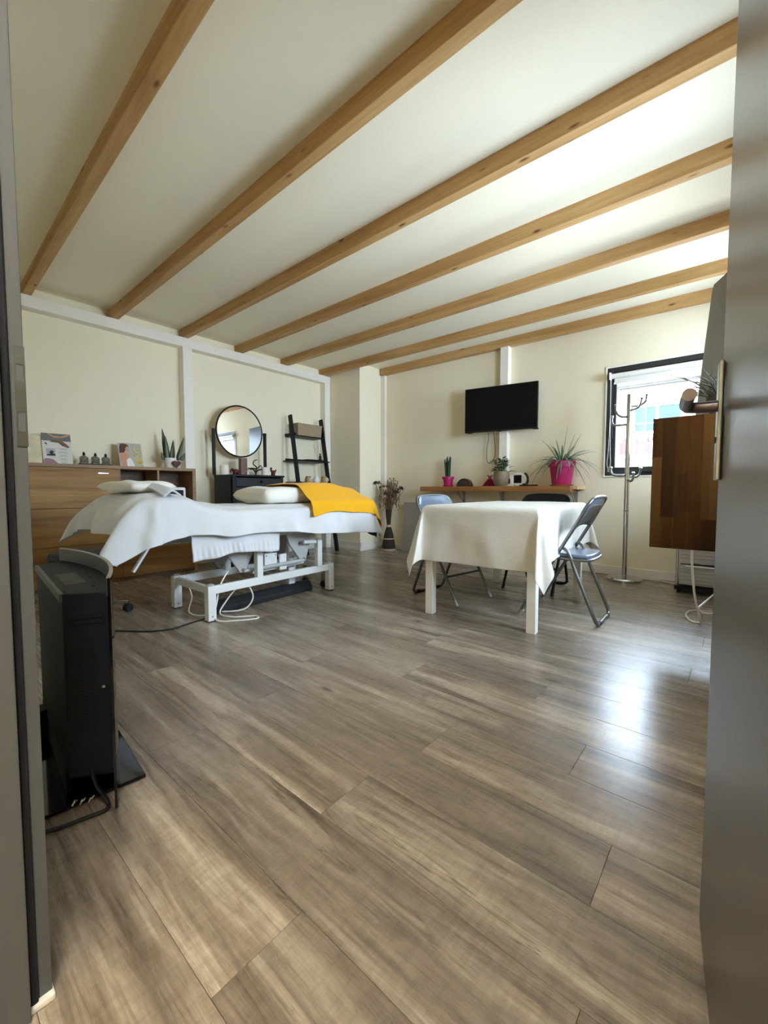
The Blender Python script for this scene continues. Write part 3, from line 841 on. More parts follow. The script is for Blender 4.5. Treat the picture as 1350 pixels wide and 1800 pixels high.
build('cross_rod', MB().tube([(-2.68, 2.15, 0.445), (-2.68, 2.30, 0.435)], 0.016, 12), M['bed_frame'], bed, smooth=True)
build('inner_rail', MB().bar((-2.80, 1.75, 0.25), (-2.82, 2.25, 0.26), 0.04, 0.03), M['bed_frame'], bed)
mb = MB().box(-3.16, -2.66, 1.40, 2.79, 0.52, 0.555)
build('top_frame', mb, M['bed_frame'], bed, bevel=0.003)
build('mattress', MB().box(-3.20, -2.60, 1.36, 2.80, 0.556, 0.718), M['mattress'], bed, bevel=0.03, seg=3)
# head section, tilted up
hm = MB().box(-3.19, -2.61, -0.37, 0.0, -0.085, 0.0).xf(Matrix.Translation((0, 1.36, 0.712)) @ Matrix.Rotation(R(-16), 4, 'X'))
build('head_section', hm, M['mattress'], bed, bevel=0.025, seg=3)
build('strut', MB().bar((-2.75, 1.12, 0.68), (-2.75, 0.925, 0.375), 0.03, 0.014), M['bed_frame'], bed, bevel=0.002, label='pale flat steel strut')
build('strut', MB().bar((-3.05, 1.12, 0.68), (-3.05, 0.925, 0.375), 0.03, 0.014), M['bed_frame'], bed, bevel=0.002)
# foot pedal bar
mb = MB().prism([(-2.735, 1.40, 0.0), (-2.855, 1.40, 0.0), (-2.845, 1.40, 0.075), (-2.775, 1.40, 0.085), (-2.735, 1.40, 0.04)], (-0.06, 0.94, 0.0))
build('pedal_bar', mb, M['black_rubber'], bed, bevel=0.008)
build('pedal_bracket', MB().box(-2.86, -2.83, 2.12, 2.18, 0.06, 0.22), M['bed_frame'], bed, bevel=0.003)
for x, y in ((-2.80, 2.465), (-3.05, 2.465)):
    cw = build('caster', MB().lathe([(0.006, -0.009), (0.026, -0.009), (0.03, -0.005), (0.03, 0.005), (0.026, 0.009), (0.006, 0.009)], seg=20).xf(Matrix.Translation((x, y, 0.031)) @ Matrix.Rotation(R(90), 4, 'Y') @ Matrix.Rotation(R(20), 4, 'X')), M['black_rubber'], bed, smooth=True)
    build('fork', MB().bar((x + 0.016, y, 0.03), (x + 0.012, y, 0.19), 0.008, 0.02, (1, 0, 0)).bar((x - 0.016, y, 0.03), (x - 0.012, y, 0.19), 0.008, 0.02, (1, 0, 0)), M['chrome'], cw)
# cords of the bed
def cord(name, pts, r, m, parent=None, n=60, **k):
    return build(name, MB().tube(bez(pts, n), r, 8), m, parent, smooth=True, **k)
cord('hand_control_cord', [(-2.72, 1.52, 0.30), (-2.70, 1.45, 0.22), (-2.67, 1.40, 0.10), (-2.60, 1.36, 0.012), (-2.50, 1.45, 0.006), (-2.44, 1.56, 0.006), (-2.50, 1.585, 0.006), (-2.60, 1.47, 0.006), (-2.70, 1.44, 0.02), (-2.72, 1.50, 0.09), (-2.69, 1.56, 0.17), (-2.66, 1.62, 0.20), (-2.64, 1.66, 0.10), (-2.66, 1.60, 0.02), (-2.75, 1.47, 0.012)], 0.0055, M['cable_white'], bed, 150)
cord('lead', [(-3.0, 1.36, 0.19), (-2.98, 1.38, 0.10), (-2.92, 1.33, 0.01), (-2.78, 1.36, 0.006), (-2.70, 1.40, 0.05), (-2.72, 1.44, 0.14)], 0.005, M['cable_white'], bed)
build('lead_plug', MB().tube([(-3.0, 1.36, 0.235), (-3.0, 1.36, 0.19)], 0.012, 10), M['cable_white'], bed, smooth=True)
cord('power_cord', [(-2.74, 1.42, 0.14), (-2.73, 1.39, 0.04), (-2.71, 1.335, 0.005), (-2.68, 1.20, 0.005), (-2.66, 1.10, 0.005), (-2.72, 0.99, 0.005), (-2.86, 0.885, 0.005), (-2.95, 0.80, 0.005), (-2.95, 0.70, 0.005)], 0.005, M['cable_black'], bed, 90)

# sheet, towels, pillows, blanket
def Tbed(x, y):
    z = interp([(0.9, 0.825), (1.02, 0.842), (1.14, 0.832), (1.30, 0.782), (1.45, 0.752), (2.9, 0.746)], y)
    ex = min(x + 3.215, -2.585 - x)
    return z - 0.022 * (1 - sstep(0, 0.06, ex)) + 0.006 * noise.noise((x * 4, y * 4, 3))
mb = drape(-3.21, -2.595, 1.40, 2.82, 0.16, 0.16, 0.0, 0.14, lambda x, y: 0.729, sides=((0.02, 88), (0.02, 88), (0.02, 88), (0.02, 88)), fold=0.006, nu=24, nv=40,
           hemf=lambda s, y: 1.0 + 0.75 * math.exp(-((y - 1.22) / 0.05) ** 2) + 0.9 * sstep(2.68, 2.85, y))
cloth('bed_sheet', mb, M['purple'], 'dark aubergine bed sheet hanging out below the white towel', 'sheet', 0.002, 1, 0)
def hemw(s, y):
    return interp([(0.98, 1.06), (1.1, 0.98), (1.3, 0.74), (1.6, 0.68), (1.9, 0.72), (2.2, 0.86), (2.5, 0.91), (2.9, 1.0)], y) if s > 0 else 0.8
mb = drape(-3.225, -2.575, 0.985, 2.835, 0.26, 0.275, 0.34, 0.24, Tbed, sides=((0.03, 86), (0.04, 82), (0.20, 80), (0.04, 86)), k=0.24, fold=0.024, freq=(14, 13), nu=70, nv=120, hemf=hemw, seed=4)
cloth('bath_towel', mb, M['towel'], 'large white terry towel draped over the massage bed', 'towel', 0.006, 3, 1)
# narrower towel with ribbed end hanging under the hem
mb = MB()
def ht(u, v):
    y = 1.20 + u * 0.655
    zb = interp([(0.0, 0.418), (0.15, 0.425), (0.45, 0.445), (1.0, 0.418)], u)
    z = 0.62 + (zb - 0.62) * v
    x = -2.583 - 0.03 * (y - 1.34) * 0.4 - 0.012 * math.sin(u * 20) * v + 0.02 * v
    rib = 0.004 * math.sin(u * 120) * sstep(0.62, 0.7, v) * (1 - sstep(0.95, 1.0, v))
    return (x + rib, y + 0.02 * (v - 0.5) * math.sin(u * 5), z)
mb.grid(ht, 90, 14)
cloth('hand_towel', mb, M['towel'], 'small white towel with ribbed border hanging below the big towel hem at bed front', 'towel', 0.005, 0, 0, 'ribbed towels hanging under the bed')
mb = MB()
mb.grid(lambda u, v: (-3.235 + 0.004 * math.sin(u * 110) * sstep(0.6, 0.7, v), 1.25 + u * 0.30, 0.60 - 0.145 * v), 60, 8)
cloth('hand_towel', mb, M['towel'], 'grey looking ribbed towel end hanging on the far side of the bed', 'towel', 0.005, 0, 0, 'ribbed towels hanging under the bed')
pil = build('pillow', cushion((-2.94, 1.02, 0.886), (0.27, 0.14, 0.036), seed=2, rotz=R(4), p=3.5, ex=0.38), M['pillow'], smooth=True, angle=180, label='flat cream pillow on the raised head end of the bed', cat='pillow', group='pillows on the massage bed')
mb = MB().grid(lambda u, v: (-2.77 + 0.24 * u, 0.98 + 0.10 * v + 0.045 * u, 0.897 - 0.055 * u * u - 0.012 * math.cos(v * 6) * u - 0.02 * abs(v - 0.5) + 0.006 * noise.noise((u * 4, v * 4, 1))), 18, 14)
cloth('folded_towel', mb, M['towel'], 'folded white towel end lying across the cream pillow', 'towel', 0.012, 1, 1)
build('pillow', cushion((-2.89, 2.06, 0.822), (0.23, 0.29, 0.066), seed=7, rotz=R(3), p=4.5, ex=0.34), M['pillow'], smooth=True, angle=180, label='plump white pillow partly under the yellow blanket', cat='pillow', group='pillows on the massage bed')
def Ty(x, y):
    z = interp([(2.05, 0.905), (2.25, 0.92), (2.45, 0.918), (2.7, 0.885), (2.83, 0.82)], y)
    lo = 0.772 + 0.0 * y
    ex = min(x + 3.24, -2.565 - x)
    return lo + (z - lo) * sstep(-0.06, 0.15, ex) + 0.012 * noise.noise((x * 3, y * 3, 9))
mb = drape(-3.23, -2.56, 2.10, 2.82, 0.16, 0.165, 0.0, 0.36, Ty, sides=((0.03, 86), (0.04, 82), (0.03, 86), (0.07, 84)), k=0.10, fold=0.012, freq=(9, 10), nu=50, nv=60, seed=11,
           hemf=lambda s, y: interp([(2.1, 1.0), (2.35, 0.78), (2.6, 0.9), (2.9, 1.0)], y))
cloth('blanket', mb, M['yellow'], 'mustard yellow blanket draped over the pillow end of the massage bed', 'blanket', 0.005, 4, 1)

# ------------------------------------------------------------------ wheeled stool behind the heater
st = thing('rolling_stool', 'round black padded stool on casters behind the electric fireplace', 'stool', (-3.36, 0.86, 0))
cx, cy = -3.36, 0.86
build('seat', MB().lathe([(0, 0.372), (0.17, 0.372), (0.215, 0.385), (0.225, 0.42), (0.21, 0.452), (0.15, 0.462), (0, 0.464)], (cx, cy, 0), 36), M['mattress'], st, smooth=True)
build('column', MB().tube([(cx, cy, 0.07), (cx, cy, 0.375)], 0.022, 14), M['chrome'], st, smooth=True)
for i in range(5):
    a = R(74 + 72 * i)
    e = (cx + 0.22 * math.cos(a), cy + 0.22 * math.sin(a))
    build('leg', MB().tube([(cx, cy, 0.085), (e[0], e[1], 0.068)], 0.013, 10), M['chrome'], st, smooth=True)
    build('caster', MB().lathe([(0.008, -0.022), (0.026, -0.022), (0.029, -0.012), (0.029, 0.012), (0.026, 0.022), (0.008, 0.022)], seg=18).xf(Matrix.Translation((e[0], e[1], 0.029)) @ Matrix.Rotation(a + 0.6, 4, 'Z') @ Matrix.Rotation(R(90), 4, 'X')).tube([(e[0], e[1], 0.03), (e[0], e[1], 0.075)], 0.007, 8), M['black_rubber'], st, smooth=True)

# ------------------------------------------------------------------ freestanding electric fireplace seen from behind
ht_ = thing('electric_fireplace', 'dark grey metal electric fireplace with curved front seen from behind beside the door frame', 'heater', (-1.65, 0.36, 0))
A, B, Cc, D = (-1.36, 0.285), (-1.955, 0.340), (-2.0, 0.432), (-1.296, 0.372)
def arcp(t, dep=0.0):
    # t 0..1 from right end to left end of the front panel
    x = -1.252 + t * (-2.03 + 1.252); y = 0.366 + t * (0.432 - 0.366)
    bul = 0.062 * (1 - (2 * t - 1) ** 2) + dep
    return (x, y + bul)
zb, zt = 0.085, 0.592
topo = [A, B, Cc] + [arcp(t, -0.008) for t in (0.92, 0.8, 0.68, 0.56, 0.44, 0.32, 0.2, 0.08)] + [D]
mb = MB().prism([(p[0], p[1], zb) for p in topo], (0, 0, zt - zb))
bod = build('body', mb, M['heater'], ht_, bevel=0.003)
fr_ = [arcp(i / 24) for i in range(25)]
bk_ = [arcp(i / 24, -0.007) for i in range(25)]
mb = MB()
mb.prism([(p[0], p[1], 0.012) for p in fr_] + [(p[0], p[1], 0.012) for p in bk_[::-1]], (0, 0, 0.625))
build('front_panel', mb, M['black_glass'], ht_, label='curved black glass front panel')
mb = MB()
mb.prism([(p[0], p[1], 0.6375) for p in [arcp(i / 24, 0.001) for i in range(25)]] + [(p[0], p[1], 0.6375) for p in [arcp(i / 24, -0.009) for i in range(25)][::-1]], (0, 0, 0.003))
build('panel_edge', mb, M['bracket'], ht_)
bk2 = [arcp(i / 24, -0.0072) for i in range(25)]; bk3 = [arcp(i / 24, -0.0085) for i in range(25)]
mb = MB().prism([(p[0], p[1], 0.592) for p in bk2] + [(p[0], p[1], 0.592) for p in bk3[::-1]], (0, 0, 0.045))
build('panel_back', mb, M['bed_grey2'], ht_, label='pale grey back of the raised front panel')
# side face: from A to D, facing the camera
def side(s, z, n=0.0):
    ax = Vector((A[0], A[1], 0)); ds = Vector((D[0] - A[0], D[1] - A[1], 0)); nn = Vector((ds.y, -ds.x, 0)).normalized()
    p = ax + ds * s + nn * n
    return (p.x, p.y, z)
mb = MB()
for i in range(26):
    z = 0.205 + i * 0.0093
    mb.prism([side(0.20, z, -0.001), side(0.66, z + 0.001, -0.001), side(0.66, z + 0.0052, -0.001), side(0.20, z + 0.0042, -0.001)], tuple(Vector(side(0, 0, 0.0012)) - Vector(side(0, 0, -0.001))))
build('vent_slots', mb, M['heater_dark'], bod, label='rows of dark vent slots')
mb = MB().prism([side(0.06, 0.508, 0), side(0.95, 0.512, 0), side(0.95, 0.553, 0), side(0.06, 0.550, 0)], tuple(Vector(side(0, 0, 0.004)) - Vector(side(0, 0, 0))))
hr = build('handle_frame', mb, M['heater'], bod, bevel=0.0015)
mb = MB().prism([side(0.12, 0.512, 0.0042), side(0.90, 0.516, 0.0042), side(0.90, 0.535, 0.0042), side(0.12, 0.532, 0.0042)], tuple(Vector(side(0, 0, 0.0006)) - Vector(side(0, 0, 0))))
build('grip_recess', mb, M['heater_dark'], hr)
mb = MB().prism([side(0.20, 0.524, 0.0048), side(0.92, 0.527, 0.0048), side(0.92, 0.538, 0.0048), side(0.20, 0.535, 0.0048)], tuple(Vector(side(0, 0, 0.004)) - Vector(side(0, 0, 0))))
build('grip', mb, M['heater'], hr, bevel=0.001)
build('lock', MB().tube([side(0.86, 0.335, 0), side(0.86, 0.335, 0.005)], 0.0042, 12), M['chrome'], bod, smooth=True, label='small bright lock')
for s, z in ((0.08, 0.575), (0.75, 0.41), (0.9, 0.41), (0.75, 0.23), (0.93, 0.235), (0.15, 0.578)):
    build('screw', MB().tube([side(s, z, 0), side(s, z, 0.0015)], 0.0025, 8), M['heater_dark'], bod)
# top plate details
ux = Vector((B[0] - A[0], B[1] - A[1], 0)).normalized(); uy = Vector((-ux.y, ux.x, 0)) * -1
def tp(a, b, z): 
    p = Vector((A[0], A[1], 0)) + ux * a + uy * b
    return (p.x, p.y, z)
build('vent_grille', MB().prism([tp(0.12, 0.025, zt), tp(0.33, 0.025, zt), tp(0.33, 0.075, zt), tp(0.12, 0.075, zt)], (0, 0, 0.0012)), M['print_dark'], bod, label='dark mesh vent in the top')
for a, b in ((0.03, 0.01), (0.1, 0.09), (0.2, 0.095), (0.36, 0.02), (0.45, 0.08), (0.5, 0.1), (0.06, 0.08), (0.28, 0.1), (0.4, 0.1)):
    build('screw', MB().tube([tp(a, b, zt), tp(a, b, zt + 0.0015)], 0.0032, 8), M['heater_dark'], bod)
build('rear_lip', MB().prism([tp(0.0, -0.006, zt - 0.02), tp(0.592, -0.006, zt - 0.02), tp(0.592, 0.004, zt - 0.02), tp(0.0, 0.004, zt - 0.02)], (0, 0, 0.0215)), M['bed_grey2'], bod, bevel=0.001)
# base
build('base_plate', MB().prism([(-1.338, 0.467, 0.003), (-1.95, 0.525, 0.003), (-1.99, 0.27, 0.003), (-1.365, 0.215, 0.003)], (0, 0, 0.010)), M['black_glass'], ht_, bevel=0.002, label='black glass base plate')
for x in (-1.45, -1.85):
    build('stand_leg', MB().prism([(x - 0.03, 0.31, 0.012), (x + 0.03, 0.305, 0.012), (x + 0.03, 0.40, 0.012), (x - 0.03, 0.405, 0.012)], (0, 0, 0.09)), M['black'], ht_)
build('stand_box', MB().prism([(-1.42, 0.29, 0.012), (-1.93, 0.335, 0.012), (-1.93, 0.42, 0.012), (-1.42, 0.375, 0.012)], (0, 0, 0.085)), M['black'], ht_)
cord('power_cord', [(-1.33, 0.33, 0.10), (-1.312, 0.335, 0.06), (-1.29, 0.352, 0.022), (-1.275, 0.345, 0.008), (-1.285, 0.30, 0.006), (-1.305, 0.23, 0.006), (-1.36, 0.175, 0.006), (-1.60, 0.175, 0.006)], 0.005, M['cable_black'], ht_)
for x, y in ((-1.352, 0.312), (-1.344, 0.33), (-1.362, 0.297)):
    build('cord_clip', MB().tube(bez([(x, y, 0.013), (x + 0.004, y + 0.004, 0.022), (x + 0.010, y - 0.004, 0.022), (x + 0.012, y - 0.010, 0.013)], 12), 0.0028, 8), M['chrome'], ht_, smooth=True)

# ------------------------------------------------------------------ oak sideboard
sb = thing('sideboard', 'long wild oak sideboard with open cubbies along the left wall', 'sideboard', (-4.6, 1.28, 0))
X0, X1, Y0, Y1, ZT = -4.775, -4.437, 0.42, 2.128, 1.089
build('top_board', MB().box(X0, X1, Y0, Y1, ZT - 0.03, ZT), M['oak_top'], sb, bevel=0.0015)
build('side_panel', MB().box(X0, X1, Y0, Y0 + 0.02, 0, ZT - 0.03), M['oak_top'], sb)
build('side_panel', MB().box(X0, X1, Y1 - 0.035, Y1, 0, ZT - 0.03), M['oak_top'], sb)
build('divider', MB().box(X0, X1 - 0.002, 1.402, 1.416, 0.03, ZT - 0.03), M['oak_dark'], sb)
build('divider', MB().box(X0, X1 - 0.004, 1.742, 1.760, 0.72, ZT - 0.03), M['oak_top'], sb)
build('shelf_board', MB().box(X0, X1, 1.416, Y1 - 0.035, 0.70, 0.722), M['oak_top'], sb)
build('back_panel', MB().box(X0, X0 + 0.008, Y0, Y1, 0.02, ZT - 0.03), M['oak_dark'], sb)
build('plinth', MB().box(X0, X1 - 0.01, Y0, Y1, 0.0, 0.03), M['oak_dark'], sb)
fl = build('flap_front', MB().box(X1 - 0.018, X1, Y0 + 0.003, 1.408, 0.706, ZT - 0.033), M['oak_y'], sb, bevel=0.001)
build('handle', MB().box(X1, X1 + 0.014, 1.232, 1.312, 1.011, 1.019), M['chrome'], fl, bevel=0.001, label='slim bright bar handle')
build('drawer_front', MB().box(X1 - 0.018, X1, Y0 + 0.003, 1.408, 0.376, 0.702), M['oak_y'], sb, bevel=0.001)
build('drawer_front', MB().box(X1 - 0.018, X1, Y0 + 0.003, 1.408, 0.034, 0.372), M['oak_y'], sb, bevel=0.001)
build('door', MB().box(X1 - 0.018, X1, 1.412, Y1 - 0.038, 0.034, 0.698), M['oak_y'], sb, bevel=0.001)

# things on the sideboard
ZS = ZT
t = thing('card', 'cream patterned card standing at the left end of the sideboard', 'card', (-4.62, 0.80, ZS))
mb = MB().prism([(-4.60, 0.66, ZS), (-4.60, 0.872, ZS), (-4.66, 0.872, ZS + 0.25), (-4.66, 0.66, ZS + 0.25)], (-0.006, 0, 0))
build('card_board', mb, M['paper_cream'], t)
def lean(y, h, n=0.0, y0=0.875, xb=-4.585, la=0.075, H=0.285):
    """point on a leaning card face: y, height along the card, distance off the face"""
    f = h / H
    return (xb - la * f + n, y, ZS + h * 0.965)
def patch(y0, y1, h0, h1, n=0.0012, **k):
    return MB().prism([lean(y0, h0, n, **k), lean(y1, h0, n, **k), lean(y1, h1, n, **k), lean(y0, h1, n, **k)], (-0.0009, 0, 0))
def poly(pts, n=0.0014, **k):
    return MB().prism([lean(p[0], p[1], n, **k) for p in pts], (-0.0009, 0, 0))
fy = thing('leaflet_stand', 'upright printed leaflet with photo of massaging hands on the sideboard', 'leaflet', (-4.6, 0.98, ZS))
fb = build('leaflet', patch(0.877, 1.087, 0, 0.285, 0), M['paper_white'], fy)
build('photo', patch(0.877, 1.087, 0.215, 0.284), M['print_grey'], fb)
build('picture_hand', poly([(0.935, 0.228), (1.03, 0.212), (1.075, 0.165), (1.06, 0.155), (1.02, 0.172), (0.995, 0.2), (0.93, 0.205), (0.95, 0.218)], 0.0022), M['print_brown'], fb)
build('picture_hand', poly([(0.93, 0.284), (0.965, 0.262), (1.02, 0.262), (1.075, 0.284), (1.087, 0.275), (1.03, 0.248), (0.965, 0.246), (0.918, 0.28)], 0.0022), M['print_skin'], fb)
build('picture_arm', poly([(1.03, 0.205), (1.087, 0.185), (1.087, 0.158), (1.05, 0.158)], 0.0020), M['paper_white'], fb)
build('stones_photo', patch(0.902, 0.965, 0.072, 0.145), M['paper_grey'], fb)
build('stones_picture', poly([(0.902, 0.078), (0.965, 0.078), (0.962, 0.095), (0.945, 0.1), (0.958, 0.112), (0.94, 0.128), (0.92, 0.108), (0.93, 0.095), (0.905, 0.088)], 0.0022), M['print_dark'], fb)
build('mauve_blot', poly([(0.878, 0.003), (0.985, 0.003), (0.965, 0.022), (0.945, 0.045), (0.915, 0.052), (0.89, 0.052), (0.879, 0.04)]), M['print_mauve'], fb)
build('logo_mark', poly([(0.892, 0.195), (0.9, 0.185), (0.915, 0.175), (0.912, 0.188), (0.902, 0.2), (0.9, 0.192)]), M['print_dark'], fb)
mb = MB()
for i in range(14):
    h = 0.148 - i * 0.0105
    if i in (2, 5, 8, 11): continue
    a = 0.02 * math.sin(i * 2.3)
    mb.v, mb.f = (lambda q: (q.v, q.f))(mb.add(*(lambda p: (p.v, p.f))(patch(0.988 + abs(a) * 0.6, 1.062 - abs(a), h - 0.0012, h + 0.0012))))
for i in range(4):
    p = patch(0.884, 0.925, 0.236 + i * 0.008, 0.2385 + i * 0.008, 0.002); mb.add(p.v, p.f)
build('faint_text_lines', mb, M['print_grey'], fb, kind='stuff')

mg = thing('magazine', 'grey magazine cover with woman in a towel and gold sideways letters on sideboard', 'magazine', (-4.6, 1.57, ZS))
KW = dict(xb=-4.60, la=0.07, H=0.25)
cv = build('cover', patch(1.468, 1.678, 0, 0.247, 0, **KW), M['paper_grey'], mg)
build('hair', poly([(1.488, 0.235), (1.515, 0.241), (1.545, 0.236), (1.562, 0.22), (1.562, 0.2), (1.535, 0.185), (1.515, 0.14), (1.475, 0.14), (1.478, 0.19)], 0.0016, **KW), M['print_hair'], cv)
build('face', poly([(1.548, 0.215), (1.562, 0.205), (1.564, 0.175), (1.556, 0.155), (1.535, 0.165), (1.53, 0.19)], 0.0024, **KW), M['print_skin'], cv)
build('shoulder', poly([(1.48, 0.142), (1.505, 0.145), (1.53, 0.155), (1.555, 0.135), (1.562, 0.11), (1.545, 0.08), (1.545, 0.002), (1.488, 0.002), (1.478, 0.08)], 0.0020, **KW), M['print_skin'], cv)
build('towel_picture', poly([(1.53, 0.07), (1.548, 0.09), (1.565, 0.095), (1.585, 0.06), (1.6, 0.002), (1.53, 0.002)], 0.0026, **KW), M['print_white'], cv)
e = Matrix(((0, 0, 1), (0, 1, 0), (0, 0, 1)))
la = math.atan2(0.07, 0.25 * 0.965)
# letters run up the cover: x axis of text -> up the card, y axis -> towards -Y
upv = Vector((-math.sin(la), 0, math.cos(la))); lf = Vector((0, -1, 0)); nn = upv.cross(lf).normalized()
rotm = Matrix((upv, lf, nn)).transposed()
if nn.x < 0:
    rotm = Matrix((upv, -lf, -nn)).transposed()
letters('cover_letters', 'M5C', 0.100, M['gold'], cv, (lean(1.672, 0.022, 0.003, **KW)), rotm.to_quaternion(), 0.0006, (0.96, 1, 1), label='gold letters running up the cover', bold=0.0012)

tr = thing('statuette_tray', 'long dark wooden tray under the three small statuettes', 'tray', (-4.6, 1.25, ZS))
mb = MB()
mb.prism([(-4.56, 1.13, ZS), (-4.555, 1.15, ZS), (-4.555, 1.37, ZS), (-4.57, 1.395, ZS), (-4.63, 1.395, ZS), (-4.65, 1.37, ZS), (-4.65, 1.15, ZS), (-4.64, 1.13, ZS)], (0, 0, 0.014))
build('tray_board', mb, M['darkbase'], tr, bevel=0.004)
for i, (y, hs, lab) in enumerate(((1.172, 1.0, 'leftmost of three small grey stone seated statuettes on the dark tray'), (1.262, 0.96, 'middle of three small grey stone seated statuettes on the dark tray'), (1.345, 0.95, 'rightmost of three small grey stone seated statuettes on the dark tray'))):
    z0 = ZS + 0.0141
    s_ = thing('statuette', lab, 'statuette', (-4.60, y, z0), group='seated statuettes on the sideboard')
    q = -4.60
    build('base', MB().lathe([(0, 0), (0.034, 0), (0.036, 0.008), (0.03, 0.013), (0, 0.013)], (q, y, z0), 20, 0.8, 1.1), M['stone'], s_, smooth=True)
    mb = MB()
    mb.ball((q + 0.006, y, z0 + 0.022), (0.024, 0.036, 0.012))             # crossed legs
    mb.lathe([(0, 0.014), (0.019, 0.018), (0.021, 0.04), (0.024, 0.058), (0.019, 0.07), (0.008, 0.077), (0, 0.078)], (q - 0.004, y, z0), 16, 0.75, 1)
    for sg in (-1, 1):
        mb.tube(bez([(q - 0.004, y + sg * 0.021, z0 + 0.064), (q, y + sg * 0.029, z0 + 0.046), (q + 0.012, y + sg * 0.022, z0 + 0.032), (q + 0.021, y + sg * 0.005, z0 + 0.031)], 12), [0.0075] * 13 if False else 0.007, 8)
    build('figure', mb, M['stone'], s_, smooth=True, angle=80)
    mb = MB()
    mb.ball((q + 0.001, y, z0 + 0.089 * hs), (0.0125, 0.0115, 0.0145)); mb.ball((q - 0.002, y, z0 + 0.104 * hs), (0.0065, 0.0065, 0.006)); mb.ball((q + 0.013, y, z0 + 0.087 * hs), (0.003, 0.0025, 0.004))
    build('head', mb, M['bronze'], s_, smooth=True, angle=80, label='darker grey head')

def leaf(name, base, tip_dir, length, width, curl, m, parent, n=10, taper=0.5, az=None, fold=0.15, twist=0.0):
    """curved blade: starts at base, heads along tip_dir and bends by curl (m, downward) towards the tip"""
    d = Vector(tip_dir).normalized()
    sd = d.cross(Vector((0, 0, 1)))
    if sd.length < 0.05: sd = Vector((math.cos(az or 0), math.sin(az or 0), 0))
    if az is not None: sd = Vector((math.cos(az), math.sin(az), 0))
    sd.normalize()
    up = sd.cross(d).normalized()
    mb = MB()
    def fn(u, v):
        p = Vector(base) + d * (length * u) + Vector((0, 0, -curl * u * u))
        wv = width * (min(1, (u + 0.12) / 0.3) ** 0.5) * (1 - u ** (1 / max(taper, 0.05))) * 0.5 + 0.0006
        s2 = v * 2 - 1
        return p + (sd * math.cos(twist * u) + up * math.sin(twist * u)) * s2 * wv + up * (abs(s2) * fold * wv)
    mb.grid(fn, n, 2)
    return build(name, mb, m, parent, smooth=True, angle=180, solid=0.0012, clean=False)

def snake_leaf_mat():
    q = NT('snake_plant_leaf')
    co = q.coords((1, 1, 1))
    wv = q.n('ShaderNodeTexWave', wave_type='BANDS', bands_direction='Z'); wv.inputs['Scale'].default_value = 26; wv.inputs['Distortion'].default_value = 5; wv.inputs['Detail'].default_value = 3
    q.l(co, wv.inputs['Vector'])
    q.l(q.ramp(wv.outputs[0], [(0.3, rgb(20, 34, 18)), (0.75, rgb(78, 90, 44))]), q.b.inputs['Base Color'])
    q.b.inputs['Roughness'].default_value = 0.4
    return q.m
M['snake'] = snake_leaf_mat()
sp_ = thing('snake_plant', 'snake plant in white dimpled pot at the right end of the sideboard', 'plant', (-4.60, 1.935, ZS))
pc = (-4.60, 1.935, ZS)
build('pot', MB().lathe([(0, 0), (0.042, 0), (0.05, 0.012), (0.060, 0.085), (0.062, 0.108), (0.057, 0.108), (0.054, 0.09), (0, 0.09)], pc, 32), M['white_pot'], sp_, smooth=True)
build('soil', MB().lathe([(0, 0.0905), (0.053, 0.0905), (0.05, 0.095), (0, 0.099)], pc, 24), M['soil'], sp_, smooth=True)
for (dx, dy, dz, ln, wd, az) in ((0.02, -0.09, 1, 0.255, 0.052, 1.4), (-0.05, -0.10, 1, 0.33, 0.056, 1.5), (0.0, 0.28, 1, 0.26, 0.046, 1.2), (0.06, 0.05, 1, 0.15, 0.045, 1.7), (0.05, -0.25, 1, 0.08, 0.04, 1.5), (0.05, 0.4, 1, 0.09, 0.04, 1.4), (-0.06, 0.1, 1, 0.22, 0.048, 1.3)):
    leaf('leaf', (pc[0] + dx * 0.25, pc[1] + dy * 0.28, ZS + 0.088), (dx, dy, dz), ln, wd, 0, M['snake'], sp_, 10, 0.42, az, 0.25)
h_ = thing('heart_ornament', 'dark red heart ornament leaning on the white snake plant pot', 'ornament', (-4.53, 1.975, ZS))
mb = MB()
hp = []
for i in range(28):
    a = 2 * PI * i / 28
    hp.append((-4.525, 1.965 + 0.0025 * 16 * math.sin(a) ** 3, ZS + 0.046 + 0.0027 * (13 * math.cos(a) - 5 * math.cos(2 * a) - 2 * math.cos(3 * a) - math.cos(4 * a))))
build('heart', MB().prism(hp, (0.022, 0, 0)), M['burgundy'], h_, bevel=0.004, smooth=True, angle=60)

rd = thing('clock_radio', 'white rounded clock radio with dark window in the right cubby', 'radio', (-4.52, 1.935, 0.722))
build('case', MB().box(-4.60, -4.485, 1.822, 2.045, 0.732, 0.892), M['plastic_white'], rd, bevel=0.02, seg=3)
build('display', MB().box(-4.4851, -4.483, 1.855, 2.015, 0.785, 0.862), M['screen'], rd, bevel=0.0008)
for y in (1.86, 2.0):
    build('foot', MB().tube([(-4.53, y, 0.722), (-4.53, y, 0.734)], 0.012, 12), M['plastic_white'], rd)
build('knob', MB().tube([(-4.485, 2.0, 0.76), (-4.478, 2.0, 0.76)], 0.010, 14), M['bronze'], rd)

